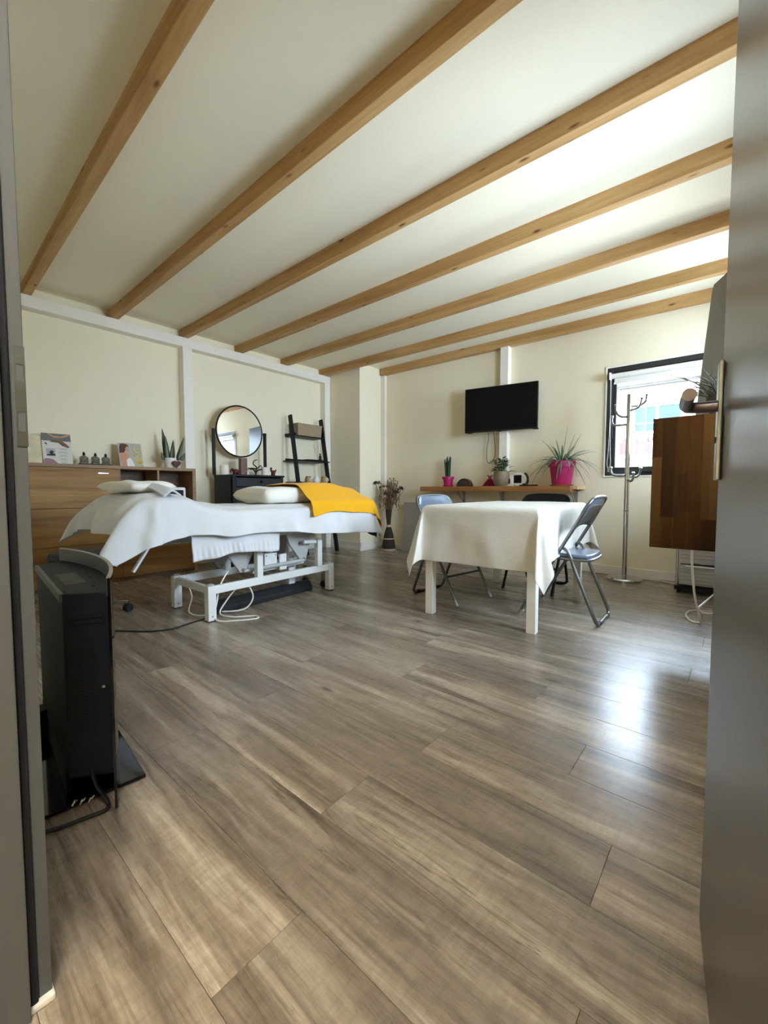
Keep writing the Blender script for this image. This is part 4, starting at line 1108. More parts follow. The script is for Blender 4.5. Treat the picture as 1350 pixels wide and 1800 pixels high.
# ------------------------------------------------------------------ dark dressing table with round mirror
va = thing('dressing_table', 'charcoal dressing cabinet with round mirror between the posts of the left wall', 'dressing table', (-4.45, 2.78, 0))
vx0, vx1, vy0, vy1, vz = -4.66, -4.255, 2.452, 3.118, 1.034
build('top', MB().box(vx0, vx1 + 0.012, vy0 - 0.008, vy1 + 0.012, vz - 0.022, vz), M['black'], va, bevel=0.003)
mb = MB(); mb.box(vx0, vx1 - 0.018, vy0, vy0 + 0.02, 0, vz - 0.022); mb.box(vx0, vx1 - 0.018, vy1 - 0.02, vy1, 0, vz - 0.022); mb.box(vx0, vx0 + 0.01, vy0, vy1, 0.08, vz - 0.022); mb.box(vx0, vx1 - 0.03, vy0, vy1, 0.08, 0.1)
build('carcass', mb, M['black'], va)
mb = MB(); 
for y in (vy0, vy1 - 0.04): build('corner_stile', MB().box(vx1 - 0.04, vx1, y, y + 0.04, 0, vz - 0.022), M['black'], va, bevel=0.002)
dr = build('drawer', MB().box(vx1 - 0.018, vx1 + 0.004, vy0 + 0.04, vy1 - 0.02, 0.90, 1.0), plain('charcoal_front', rgb(25, 27, 32), 0.45, var=0.05, spec=0.35), va, bevel=0.003)
M['charcoal'] = dr.data.materials[0]
build('knob', MB().ball((vx1 + 0.018, (vy0 + vy1) / 2 + 0.02, 0.955), 0.014).tube([(vx1 + 0.003, (vy0 + vy1) / 2 + 0.02, 0.955), (vx1 + 0.015, (vy0 + vy1) / 2 + 0.02, 0.955)], 0.006, 10), M['black'], dr, smooth=True)
ym = (vy0 + vy1) / 2 + 0.01
for a, b in ((vy0 + 0.04, ym - 0.002), (ym + 0.002, vy1 - 0.02)):
    d_ = build('door', MB().box(vx1 - 0.018, vx1 - 0.004, a, b, 0.09, 0.892), M['charcoal'], va)
    mm = MB()
    for (p, q_, r_, s_2) in ((a, a + 0.055, 0.09, 0.892), (b - 0.055, b, 0.09, 0.892), (a + 0.055, b - 0.055, 0.09, 0.15), (a + 0.055, b - 0.055, 0.832, 0.892)):
        mm.box(vx1 - 0.0045, vx1 + 0.004, p, q_, r_, s_2)
    build('door_frame', mm, M['charcoal'], d_, bevel=0.002)
    build('knob', MB().ball((vx1 + 0.016, (b - 0.03) if a < ym - 0.1 else (a + 0.03), 0.55), 0.012), M['black'], d_, smooth=True)
my, mz, mr, mx = 2.765, 1.562, 0.308, -4.615
for y, zt2 in ((2.428, 1.565), (3.108, 1.575)):
    build('mirror_post', MB().box(mx - 0.016, mx + 0.016, y - 0.015, y + 0.015, vz, zt2), M['black'], va, bevel=0.003)
fr = build('mirror_frame', MB().tube([(mx, my + (mr - 0.006) * math.cos(2 * PI * i / 64), mz + (mr - 0.006) * math.sin(2 * PI * i / 64)) for i in range(64)], 0.0095, 10, closed=True), M['black'], va, smooth=True)
build('mirror_glass', MB().tube([(mx - 0.006, my, mz), (mx + 0.002, my, mz)], mr - 0.006, 64), M['mirror'], fr, label='round mirror glass')
mb = MB()
mb.tube([(mx, my - mr - 0.035, 1.53), (mx, my - mr + 0.005, 1.55)], 0.006, 10); mb.tube([(mx, my + mr - 0.006, 1.555), (mx, my + mr + 0.06, 1.555)], 0.006, 10)
build('mirror_pivot', mb, M['black'], va, smooth=True)
ZV = vz
t = thing('pillar_candle', 'wide white candle at left end of the dressing table', 'candle', (-4.5, 2.475, ZV), group='white candles on the dressing table')
build('wax', MB().lathe([(0, 0), (0.048, 0), (0.050, 0.006), (0.050, 0.10), (0.04, 0.112), (0.02, 0.115), (0, 0.112)], (-4.5, 2.49, ZV), 28), M['wax'], t, smooth=True)
build('wick', MB().tube([(-4.5, 2.49, ZV + 0.112), (-4.498, 2.49, ZV + 0.124)], 0.0015, 6), M['print_dark'], t)
t = thing('elephant_ornament', 'dark red carved animal ornament with raised trunk next to left white candle', 'ornament', (-4.48, 2.615, ZV), group='dark red ornaments on the dressing table')
q = (-4.48, 2.62, ZV)
mb = MB(); mb.ball((q[0], q[1] + 0.005, q[2] + 0.042), (0.03, 0.040, 0.028))
for dx in (-0.014, 0.014):
    for dy in (-0.018, 0.028):
        mb.tube([(q[0] + dx, q[1] + dy, q[2]), (q[0] + dx, q[1] + dy, q[2] + 0.035)], 0.010, 10)
build('body', mb, M['burgundy'], t, smooth=True, angle=80)
mb = MB(); mb.ball((q[0], q[1] - 0.040, q[2] + 0.060), (0.02, 0.02, 0.02)); mb.tube(bez([(q[0], q[1] - 0.05, q[2] + 0.062), (q[0], q[1] - 0.066, q[2] + 0.055), (q[0], q[1] - 0.068, q[2] + 0.035), (q[0], q[1] - 0.06, q[2] + 0.03)], 12), 0.007, 8)
build('head', mb, M['burgundy'], t, smooth=True, angle=80)
t = thing('tall_candle', 'tall brown and white candle behind the twisted branch sculpture', 'candle', (-4.52, 2.74, ZV))
build('wax', MB().box(-4.56, -4.49, 2.70, 2.79, ZV, ZV + 0.205), M['amber'], t, bevel=0.008)
build('stripe', MB().box(-4.4905, -4.486, 2.775, 2.795, ZV, ZV + 0.2), M['wax'], t, bevel=0.002)
t = thing('branch_sculpture', 'dark twisted branch sculpture on small foot in front of the mirror', 'sculpture', (-4.44, 2.875, ZV))
q = (-4.44, 2.86, ZV)
mb = MB(); mb.lathe([(0, 0), (0.035, 0), (0.034, 0.006), (0.01, 0.012), (0.006, 0.04), (0, 0.04)], q, 20)
build('foot', mb, M['bronze'], t, smooth=True, angle=50)
mb = MB()
for pts, r in (([(0, 0, 0.03), (0, -0.03, 0.07), (0, -0.08, 0.075), (0.01, -0.105, 0.09)], 0.010), ([(0, 0, 0.03), (0, 0.03, 0.065), (0, 0.08, 0.075), (0, 0.10, 0.09)], 0.011), ([(0, 0.0, 0.05), (0, 0.01, 0.10), (0, -0.035, 0.135), (0, -0.02, 0.175), (0, 0.02, 0.19)], 0.009), ([(0, -0.08, 0.075), (0, -0.06, 0.085), (0, 0.02, 0.085), (0, 0.06, 0.12), (0, 0.085, 0.105)], 0.009)):
    n = len(bez([(q[0] + p[0], q[1] + p[1], q[2] + p[2]) for p in pts], 18))
    mb.tube(bez([(q[0] + p[0], q[1] + p[1], q[2] + p[2]) for p in pts], 18), [r * (1 - 0.5 * i / n) for i in range(n)], 8)
build('branch', mb, M['bronze'], t, smooth=True, angle=80)
t = thing('pillar_candle', 'narrow white candle beside the right mirror post', 'candle', (-4.44, 3.0, ZV), group='white candles on the dressing table')
build('wax', MB().lathe([(0, 0), (0.040, 0), (0.041, 0.005), (0.041, 0.098), (0.034, 0.104), (0.02, 0.099), (0, 0.098)], (-4.44, 2.985, ZV), 24), M['wax'], t, smooth=True)
build('wick', MB().tube([(-4.44, 2.985, ZV + 0.098), (-4.438, 2.985, ZV + 0.112)], 0.0015, 6), M['print_dark'], t)
t = thing('bird_ornament', 'dark red bird ornament at the right end of the dressing table', 'ornament', (-4.40, 3.06, ZV), group='dark red ornaments on the dressing table')
q = (-4.40, 3.075, ZV)
mb = MB()
mb.lathe([(0, 0), (0.024, 0), (0.026, 0.006), (0.024, 0.03), (0.02, 0.045), (0, 0.05)], q, 18)
mb.ball((q[0], q[1] + 0.004, q[2] + 0.048), (0.022, 0.034, 0.022))
mb.tube(bez([(q[0], q[1] + 0.02, q[2] + 0.05), (q[0], q[1] + 0.038, q[2] + 0.062), (q[0], q[1] + 0.042, q[2] + 0.078)], 8), 0.008, 8)
build('body', mb, M['burgundy'], t, smooth=True, angle=80)
mb = MB(); mb.tube(bez([(q[0], q[1] - 0.018, q[2] + 0.05), (q[0], q[1] - 0.03, q[2] + 0.075), (q[0], q[1] - 0.026, q[2] + 0.09)], 8), [0.014, 0.013, 0.013, 0.012, 0.012, 0.011, 0.011][:7] if len(bez([(0, 0, 0), (0, 0, 1), (0, 0, 2)], 8)) == 7 else 0.012, 8)
mb.ball((q[0], q[1] - 0.026, q[2] + 0.092), 0.013); mb.tube([(q[0], q[1] - 0.036, q[2] + 0.093), (q[0], q[1] - 0.052, q[2] + 0.095)], [0.005, 0.001], 8)
build('head', mb, M['burgundy'], t, smooth=True, angle=80)

# ------------------------------------------------------------------ black ladder shelf
ld = thing('ladder_shelf', 'black leaning ladder shelf in the far left corner', 'shelf', (-4.48, 3.8, 0))
def lx(z): return -4.66 + 0.012 + (1.865 - z) / 1.865 * 0.33
YL, YR = 3.53, 4.068
for y in (YL, YR):
    build('side_rail', MB().bar((lx(0) , y, 0.0), (lx(1.865), y, 1.865), 0.028, 0.062, (1, 0, 0)), M['black'], ld, bevel=0.003)
for z, w_ in ((1.60, 0.20), (1.262, 0.26), (0.945, 0.31), (0.62, 0.36), (0.3, 0.4)):
    xc = lx(z)
    sh = build('shelf', MB().box(-4.775, xc + 0.035 + (w_ - 0.2) * 0.3, YL - (0.03 if z == 1.262 else -0.014), YR + (0.03 if z == 1.262 else -0.014), z - 0.016, z), M['black'], ld, bevel=0.002)
    if z != 1.262:
        build('lip', MB().box(-4.775, xc + 0.045, YR - 0.028, YR - 0.014, z, z + 0.028).box(-4.775, xc + 0.045, YL + 0.014, YL + 0.028, z, z + 0.028), M['black'], sh, bevel=0.003)
    build('lip', MB().box(-4.785, -4.771, YL + 0.014, YR - 0.014, z - 0.01, z + 0.03), M['black'], sh)
bk = thing('wicker_basket', 'woven natural basket on the top step of the black ladder shelf', 'basket', (-4.63, 3.83, 1.60))
mb = MB()
b0, b1, b2, b3 = -4.755, -4.575, 3.60, 4.03
mb.add([(b0, b2 + 0.012, 1.6005), (b1 - 0.008, b2 + 0.012, 1.6005), (b1 - 0.008, b3 - 0.012, 1.6005), (b0, b3 - 0.012, 1.6005), (b0, b2, 1.755), (b1, b2, 1.755), (b1, b3, 1.755), (b0, b3, 1.755)], [(0, 1, 2, 3), (0, 1, 5, 4), (1, 2, 6, 5), (2, 3, 7, 6), (3, 0, 4, 7)])
build('weave', mb, M['basket'], bk, solid=-0.008)
build('rim', MB().tube(bez([(b0, b2, 1.758), (b1, b2, 1.758), (b1, b3, 1.758), (b0, b3, 1.758), (b0, b2, 1.758)], 8)[:0] or [(b0, b2, 1.758), (b1, b2, 1.758), (b1, b3, 1.758), (b0, b3, 1.758)], 0.008, 8, closed=True), M['basket'], bk, smooth=True)
build('liner', MB().box(b0 + 0.012, b1 - 0.012, b2 + 0.012, b3 - 0.012, 1.70, 1.762), M['pillow'], bk, bevel=0.012, label='cream cloth liner showing at the rim')
ih = thing('incense_holder', 'dark incense holder with small seated figure and one thin stick on ladder shelf', 'incense holder', (-4.5, 3.9, 1.262))
zi = 1.2625
build('dish', MB().box(-4.55, -4.45, 3.66, 3.99, zi, zi + 0.012), M['bronze'], ih, bevel=0.006)
mb = MB(); q = (-4.50, 3.925, zi + 0.012)
mb.ball((q[0], q[1], q[2] + 0.012), (0.02, 0.028, 0.012)); mb.lathe([(0, 0.01), (0.015, 0.015), (0.018, 0.05), (0.01, 0.066), (0, 0.068)], q, 14); mb.ball((q[0], q[1], q[2] + 0.08), 0.012); mb.ball((q[0], q[1], q[2] + 0.094), 0.005)
build('figure', mb, M['bronze'], ih, smooth=True, angle=80)
build('incense_stick', MB().tube([(-4.50, 3.89, zi + 0.01), (-4.52, 3.82, zi + 0.22)], 0.0016, 6), M['dry'], ih)
for y, lab, mt in ((3.665, 'left tan tealight burner with a cut out mark on ladder shelf', 'tan'), (3.80, 'white rounded tealight burner between the two tan ones', 'white_pot'), (3.945, 'right tan tealight burner with a cut out mark on ladder shelf', 'tan')):
    zz = 0.9455
    t = thing('tealight_burner', lab, 'burner', (-4.44, y, zz), group='tealight burners on the ladder shelf')
    h = 0.115 if mt == 'white_pot' else 0.1
    build('body', MB().lathe([(0, 0), (0.036, 0), (0.046, 0.02), (0.05, 0.05), (0.042, 0.08), (0.036, h - 0.012), (0.042, h - 0.004), (0.04, h), (0.03, h - 0.008), (0, h - 0.014)] if mt == 'tan' else [(0, 0), (0.034, 0), (0.05, 0.03), (0.05, 0.055), (0.03, 0.088), (0.016, 0.102), (0.014, h), (0, h)], (-4.44, y, zz), 24), M[mt], t, smooth=True)
    if mt == 'tan':
        build('plaque', MB().tube([(-4.396, y + 0.01, zz + 0.055), (-4.386, y + 0.01, zz + 0.055)], 0.026, 20), M['wax'], t, bevel=0.002)
        a = -4.386
        build('mark', MB().tube(bez([(a, y - 0.001, zz + 0.068), (a, y - 0.001, zz + 0.05), (a, y + 0.01, zz + 0.042), (a, y + 0.021, zz + 0.05), (a, y + 0.021, zz + 0.068)], 16), 0.0035, 8), M['bronze'], t, smooth=True)

# ------------------------------------------------------------------ dried flowers in the corner
vs = thing('dried_flower_vase', 'twig bundle vase of dried flowers standing in the far corner', 'vase', (-3.83, 4.62, 0))
q = (-3.83, 4.62, 0)
build('vase_body', MB().lathe([(0, 0.0), (0.098, 0.0), (0.1, 0.02), (0.085, 0.12), (0.068, 0.21), (0.045, 0.30), (0.028, 0.345), (0.03, 0.40), (0.036, 0.46), (0.048, 0.58), (0.04, 0.585), (0, 0.55)], q, 28), M['twig'], vs, smooth=True)
for z, r, hh in ((0.012, 0.101, 0.022), (0.165, 0.078, 0.016), (0.345, 0.031, 0.034)):
    build('band', MB().lathe([(r - 0.006, -hh / 2), (r + 0.002, -hh / 2), (r + 0.003, hh / 2), (r - 0.006, hh / 2)], (q[0], q[1], z), 28), M['dry_pink'], vs, smooth=True)
mb = MB()
rs = random.Random(5)
tips = []
for i in range(70):
    a = rs.uniform(0, 2 * PI); rr = rs.uniform(0.02, 0.17); hh = rs.uniform(0.72, 1.02)
    tip = (q[0] + rr * math.cos(a), q[1] + rr * math.sin(a) * 0.7, hh)
    mid = (q[0] + rr * 0.45 * math.cos(a), q[1] + rr * 0.35 * math.sin(a), 0.66)
    mb.tube(bez([(q[0] + 0.02 * math.cos(a), q[1] + 0.02 * math.sin(a), 0.45), mid, tip], 8), 0.0022, 5)
    tips.append(tip)
build('stems', mb, M['dry'], vs, kind='stuff', smooth=True)
mb = MB()
for tp_ in tips[:34]:
    for j in range(7):
        mb.ball((tp_[0] + rs.uniform(-0.014, 0.014), tp_[1] + rs.uniform(-0.014, 0.014), tp_[2] - 0.028 * j + 0.02), (0.008, 0.008, 0.016), 6, 4)
build('seed_heads', mb, M['dry'], vs, kind='stuff', smooth=True)
for c in ((-3.83, 4.53, 0.87), (-3.80, 4.53, 0.80), (-3.86, 4.54, 0.76)):
    mb = MB()
    for j in range(26):
        a = rs.uniform(0, 2 * PI); b = rs.uniform(-0.3, 1.4)
        mb.ball((c[0] + 0.026 * math.cos(a) * math.cos(b), c[1] + 0.026 * math.sin(a) * math.cos(b), c[2] + 0.022 * math.sin(b)), (0.012, 0.012, 0.01), 6, 4)
    build('flower_head', mb, M['dry_pink'] if c[2] != 0.80 else M['dry_dark'], vs, smooth=True)
for i, (x, z, s) in enumerate(((-4.03, 0.965, 0.05), (-3.97, 0.965, 0.05), (-3.55, 0.885, 0.05), (-3.61, 0.87, 0.032), (-3.625, 0.835, 0.045), (-3.69, 0.845, 0.036), (-3.66, 0.82, 0.02), (-3.705, 0.775, 0.036), (-3.94, 0.90, 0.03), (-3.87, 0.91, 0.03), (-3.79, 0.915, 0.034))):
    mb = MB().ball((0, 0, 0), (s * 0.62, 0.006, s * 0.5), 12, 7).xf(Matrix.Translation((x, 4.56, z)) @ Matrix.Rotation(R(35 if x > -3.8 else -35), 4, 'Y') @ Matrix.Rotation(0.4, 4, 'Z'))
    build('leaf', mb, M['dry'] if i == 1 else M['dry_dark'], vs, smooth=True, label='pale dried leaf' if i == 1 else None)
mb = MB()
for e_ in ((-4.03, 4.56, 0.96), (-3.55, 4.56, 0.885), (-3.47, 4.56, 0.905), (-3.69, 4.56, 0.84), (-3.97, 4.56, 0.95)):
    mb.tube(bez([(q[0], q[1] - 0.02, 0.6), ((q[0] * 0.5 + e_[0] * 0.5), 4.57, 0.72), e_], 10), 0.0022, 5)
build('leaf_stems', mb, M['dry'], vs, smooth=True)

hp_ = thing('grey_panel', 'plain light grey flat panel standing against the far wall under the shelf', 'panel', (-3.0, 4.62, 0))
build('board', MB().prism([(-3.60, 4.62, 0.0), (-2.3, 4.62, 0.0), (-2.3, 4.68, 0.69), (-3.60, 4.68, 0.69)], (0, 0.02, 0)), M['grey_panel'], hp_, bevel=0.004)

# ------------------------------------------------------------------ television
tvx0, tvy0, tvx1, tvy1, tz0, tz1 = -2.575, 4.55, -1.742, 4.685, 1.547, 2.068
tv = thing('television', 'black flat television on the far wall above the oak shelf', 'television', (-2.16, 4.72, 1.547))
td = Vector((tvx1 - tvx0, tvy1 - tvy0, 0)).normalized(); tn = Vector((td.y, -td.x, 0))
def tvp(a, n, z):
    p = Vector((tvx0, tvy0, 0)) + td * a + tn * n
    return (p.x, p.y, z)
L = Vector((tvx1 - tvx0, tvy1 - tvy0, 0)).length
build('bezel', MB().prism([tvp(0, 0, tz0), tvp(L, 0, tz0), tvp(L, -0.035, tz0), tvp(0, -0.035, tz0)], (0, 0, tz1 - tz0)), M['tv'], tv, bevel=0.004)
build('screen', MB().prism([tvp(0.008, 0.0006, tz0 + 0.016), tvp(L - 0.008, 0.0006, tz0 + 0.016), tvp(L - 0.008, -0.001, tz0 + 0.016), tvp(0.008, -0.001, tz0 + 0.016)], (0, 0, tz1 - tz0 - 0.024)), M['screen'], tv)
build('back_housing', MB().prism([tvp(0.15, -0.034, tz0 + 0.03), tvp(L - 0.15, -0.034, tz0 + 0.03), tvp(L - 0.2, -0.06, tz0 + 0.05), tvp(0.2, -0.06, tz0 + 0.05)], (0, 0, 0.38)), M['tv'], tv)
build('wall_bracket', MB().box(-2.24, -2.06, 4.685, 4.70, 1.72, 1.92).box(-2.19, -2.11, 4.655, 4.69, 1.76, 1.88), M['tv'], tv)
build('receiver', MB().prism([tvp(L / 2 - 0.02, 0.002, tz0 - 0.006), tvp(L / 2 + 0.02, 0.002, tz0 - 0.006), tvp(L / 2 + 0.02, -0.02, tz0 - 0.006), tvp(L / 2 - 0.02, -0.02, tz0 - 0.006)], (0, 0, 0.008)), M['tv'], tv)
for a in (0.03, L - 0.05):
    build('foot_stub', MB().prism([tvp(a, -0.004, tz0 - 0.008), tvp(a + 0.06, -0.004, tz0 - 0.008), tvp(a + 0.06, -0.03, tz0 - 0.008), tvp(a, -0.03, tz0 - 0.008)], (0, 0, 0.01)), M['tv'], tv)
build('cable', MB().tube(bez([(-2.345, 4.70, 1.62), (-2.35, 4.73, 1.50), (-2.375, 4.735, 1.35), (-2.37, 4.735, 1.22), (-2.335, 4.735, 1.185), (-2.29, 4.735, 1.22), (-2.265, 4.735, 1.30), (-2.275, 4.735, 1.45), (-2.28, 4.70, 1.62)], 60), 0.0042, 8), M['cable_grey'], tv, smooth=True)

# ------------------------------------------------------------------ wall shelf
ws = thing('wall_shelf', 'thick oak worktop shelf on brackets under the television', 'shelf', (-2.3, 4.65, 0.842))
ZW = 0.905
build('shelf_board', MB().box(-3.215, -1.335, 4.525, YF, 0.845, ZW), M['shelf_oak'], ws, bevel=0.002)
mb = MB().prism([(-1.3345, 4.60, 0.868), (-1.29, 4.615, 0.868), (-1.262, 4.66, 0.868), (-1.258, YF, 0.868), (-1.3345, YF, 0.868)], (0, 0, 0.036))
build('end_piece', mb, M['shelf_end'], ws, bevel=0.003, label='paler rounded end piece')
for x in (-2.70, -2.14, -1.345):
    b_ = build('bracket', MB().box(x - 0.018, x + 0.018, 4.55 if x < -1.4 else 4.55, YF - 0.001, 0.839, 0.8448).box(x - 0.018, x + 0.018, YF - 0.008 if x != -2.14 else 4.69, YF - 0.001 if x != -2.14 else 4.699, 0.64, 0.842), M['bracket'], ws)
    yb = YF - 0.008 if x != -2.14 else 4.69
    build('brace', MB().bar((x, 4.60, 0.84), (x, yb, 0.70), 0.014, 0.006, (1, 0, 0)), M['bracket'], b_)

# plants and things on the wall shelf
def pot_prof(r0, r1, h, lip=0.0, lh=0.0):
    p = [(0, 0), (r0, 0), (r0 + (r1 - r0) * (h - lh) / h, h - lh)]
    if lip: p += [(r1 + lip, h - lh), (r1 + lip, h)]
    else: p += [(r1, h)]
    p += [(r1 - 0.006, h), (r1 - 0.01, h - 0.02), (0, h - 0.02)]
    return p
t = thing('spiky_plant', 'small pink pot of upright spear leaves at left end of the wall shelf', 'plant', (-2.865, 4.65, ZW))
q = (-2.865, 4.65, ZW)
build('pot', MB().lathe(pot_prof(0.052, 0.068, 0.125, 0.008, 0.03), q, 28), M['pink'], t, smooth=True)
build('saucer', MB().lathe([(0, 0.0), (0.06, 0.0), (0.068, 0.016), (0.064, 0.016), (0.056, 0.004), (0, 0.004)], q, 28), M['pink'], t, smooth=True)
build('soil', MB().lathe([(0, 0.106), (0.056, 0.106), (0, 0.112)], q, 20), M['soil'], t)
for i, (dx, dy, hh) in enumerate(((-0.044, 0, 0.26), (-0.026, 0.012, 0.275), (-0.006, -0.01, 0.29), (0.014, 0.01, 0.285), (0.032, -0.006, 0.285), (0.0, 0.03, 0.26), (-0.02, -0.028, 0.22), (0.024, -0.028, 0.24))):
    pts = bez([(q[0] + dx * 0.7, q[1] + dy, ZW + 0.10), (q[0] + dx * 0.95, q[1] + dy, ZW + 0.10 + hh * 0.5), (q[0] + dx * 1.15, q[1] + dy, ZW + 0.10 + hh)], 8)
    n = len(pts)
    build('leaf', MB().tube(pts, [0.0105 if j < n - 2 else (0.008 if j == n - 2 else 0.001) for j in range(n)], 8), M['leaf_dark'], t, smooth=True)
t = thing('napkin_holder', 'dark brown half round wooden box on the wall shelf', 'ornament', (-2.615, 4.64, ZW))
hp = [(-2.615 + 0.1 * math.cos(PI * i / 20), 4.60, ZW + 0.098 * math.sin(PI * i / 20)) for i in range(21)]
build('body', MB().prism(hp, (0, 0.07, 0)), plain('dark_varnished_wood', rgb(72, 38, 22), 0.25, noise_s=14, var=0.35), t, bevel=0.006, smooth=True, angle=50)
hp2 = [(-2.625 + 0.07 * math.cos(PI * i / 20), 4.5975, ZW + 0.008 + 0.068 * math.sin(PI * i / 20)) for i in range(21)]
build('inlay', MB().prism(hp2, (0, 0.002, 0)), M['print_dark'], t)
t = thing('paper_dress', 'small raspberry dress shaped paper ornament left of the beige pot', 'ornament', (-2.275, 4.63, ZW))
mb = MB()
vs_ = []
for i in range(15):
    a = i / 14
    x = -2.37 + 0.18 * a; zz = 0.0
    vs_.append((x, 4.625 + (0.012 if i % 2 else -0.006), ZW + 0.002))
top = [(-2.30 + 0.05 * i / 14, 4.625 + (0.004 if i % 2 else 0.0), ZW + 0.085) for i in range(15)]
mb.add(vs_ + top, [(i, i + 1, i + 16, i + 15) for i in range(14)])
build('skirt', mb, M['pattern_red'], t, solid=0.003)
build('bodice', MB().prism([(-2.30, 4.622, ZW + 0.084), (-2.25, 4.622, ZW + 0.084), (-2.262, 4.622, ZW + 0.105), (-2.235, 4.622, ZW + 0.128), (-2.25, 4.622, ZW + 0.133), (-2.275, 4.622, ZW + 0.118), (-2.30, 4.622, ZW + 0.133), (-2.312, 4.622, ZW + 0.126), (-2.288, 4.622, ZW + 0.105)], (0, 0.006, 0)), M['pattern_red'], t)
build('collar', MB().tube([(-2.275, 4.6225, ZW + 0.125), (-2.275, 4.6265, ZW + 0.125)], 0.014, 14), M['chrome'], t, label='small silver round collar')
t = thing('herb_pot', 'leafy green plant in beige stoneware pot in middle of the wall shelf', 'plant', (-2.12, 4.62, ZW))
q = (-2.118, 4.60, ZW)
build('pot', MB().lathe([(0, 0), (0.068, 0), (0.088, 0.03), (0.094, 0.08), (0.09, 0.14), (0.082, 0.172), (0.075, 0.172), (0.078, 0.14), (0, 0.14)], q, 32), M['beige_pot'], t, smooth=True)
build('soil', MB().lathe([(0, 0.141), (0.076, 0.141), (0, 0.15)], q, 20), M['soil'], t)
rs = random.Random(3)
mb = MB()
for i in range(10):
    a = rs.uniform(0, 2 * PI); r = rs.uniform(0.02, 0.1)
    mb.tube(bez([(q[0], q[1], ZW + 0.145), (q[0] + r * 0.5 * math.cos(a), q[1] + r * 0.5 * math.sin(a), ZW + 0.21), (q[0] + r * math.cos(a), q[1] + r * math.sin(a), ZW + rs.uniform(0.22, 0.33))], 8), 0.003, 6)
build('stems', mb, M['leaf_mid'], t, smooth=True)
for i in range(85):
    a = rs.uniform(0, 2 * PI); r = rs.uniform(0.01, 0.105); z = ZW + rs.uniform(0.17, 0.33) - r * 0.3
    d = (math.cos(a) + rs.uniform(-0.4, 0.4), math.sin(a) + rs.uniform(-0.4, 0.4), rs.uniform(-0.1, 0.6))
    leaf('leaf', (q[0] + r * math.cos(a), q[1] + r * math.sin(a) * 0.8, z), d, rs.uniform(0.045, 0.075), rs.uniform(0.032, 0.05), 0.015, M['leaf_mid'], t, 5, 0.55, None, 0.2)
t = thing('pressure_monitor', 'white blood pressure style monitor with dark display on the wall shelf', 'monitor', (-1.98, 4.62, ZW))
build('stand_pad', MB().box(-2.055, -1.985, 4.60, 4.66, ZW, ZW + 0.012), M['plastic_white'], t, bevel=0.003)
mb = MB().box(-0.04, 0.04, -0.02, 0.02, 0.0, 0.115).xf(Matrix.Translation((-2.02, 4.62, ZW + 0.012)) @ Matrix.Rotation(R(-12), 4, 'X'))
build('body', mb, M['plastic_white'], t, bevel=0.014, seg=3)
mb = MB().tube([(-1.925, 4.62 + 0.0, ZW + 0.075), (-1.925, 4.66, ZW + 0.075)], 0.078, 28)
build('cuff', mb, M['plastic_white'], t, bevel=0.01, smooth=True)
build('display', MB().box(-1.975, -1.885, 4.616, 4.6195, ZW + 0.035, ZW + 0.125), M['screen'], t, bevel=0.003)
build('screen_left', MB().box(-2.052, -2.01, 4.592, 4.60, ZW + 0.03, ZW + 0.085), M['tv'], t, bevel=0.003)
build('cuff_rim', MB().tube([(-1.87 + 0.045 * math.cos(R(a)), 4.65, ZW + 0.075 + 0.07 * math.sin(R(a))) for a in range(-80, 81, 10)], 0.012, 8), M['tv'], t, smooth=True)
t = thing('black_cuff', 'small flat black rolled strap lying beside the white monitor', 'strap', (-1.79, 4.58, ZW))
build('strap', MB().prism([(-1.89, 4.56, ZW), (-1.70, 4.56, ZW), (-1.69, 4.60, ZW), (-1.88, 4.62, ZW)], (0, 0, 0.016)), M['tv'], t, bevel=0.006)
build('buckle', MB().box(-1.86, -1.82, 4.575, 4.60, ZW + 0.016, ZW + 0.03), M['tv'], t, bevel=0.004)
t = thing('spider_plant', 'large magenta pot with arching striped leaves at the right end of the shelf', 'plant', (-1.46, 4.64, ZW))
q = (-1.455, 4.635, ZW)
build('saucer', MB().lathe([(0, 0), (0.105, 0), (0.122, 0.014), (0.116, 0.014), (0.1, 0.005), (0, 0.005)], q, 36), M['terracotta'], t, smooth=True, label='ochre clay saucer')
build('pot', MB().lathe(pot_prof(0.095, 0.128, 0.255, 0.008, 0.062), (q[0], q[1], ZW + 0.006), 40), M['pink'], t, smooth=True)
build('soil', MB().lathe([(0, 0.242), (0.116, 0.242), (0, 0.255)], q, 24), M['soil'], t)
rs = random.Random(12)
for i in range(40):
    a = 2 * PI * i / 40 + rs.uniform(-0.2, 0.2)
    steep = rs.uniform(0.3, 1.1) if i % 4 else rs.uniform(1.2, 2.4)
    ln = rs.uniform(0.27, 0.40)
    cz = rs.uniform(0.12, 0.36) if steep < 1.15 else rs.uniform(0.0, 0.10)
    dy = math.sin(a) * (0.9 if math.sin(a) < 0 else 0.25)
    leaf('leaf', (q[0] + 0.03 * math.cos(a), q[1] + 0.03 * math.sin(a), ZW + 0.235), (math.cos(a), dy, steep), ln, 0.021, cz, M['leaf_spider'], t, 10, 0.4, None, 0.35)
for (dx, dy, st_, ln, cz) in ((-1, -0.1, 0.55, 0.40, 0.22), (-1, -0.3, 0.3, 0.38, 0.30), (-0.9, -0.5, 0.5, 0.42, 0.40), (1, -0.2, 0.4, 0.42, 0.22), (1, 0.0, 0.8, 0.36, 0.1), (0.25, 0.1, 2.2, 0.40, 0.0), (0.1, -0.9, 0.5, 0.3, 0.34), (0.9, -0.5, 0.4, 0.34, 0.36)):
    leaf('leaf', (q[0], q[1], ZW + 0.24), (dx, dy, st_), ln, 0.024, cz, M['leaf_spider'], t, 12, 0.4, None, 0.35)

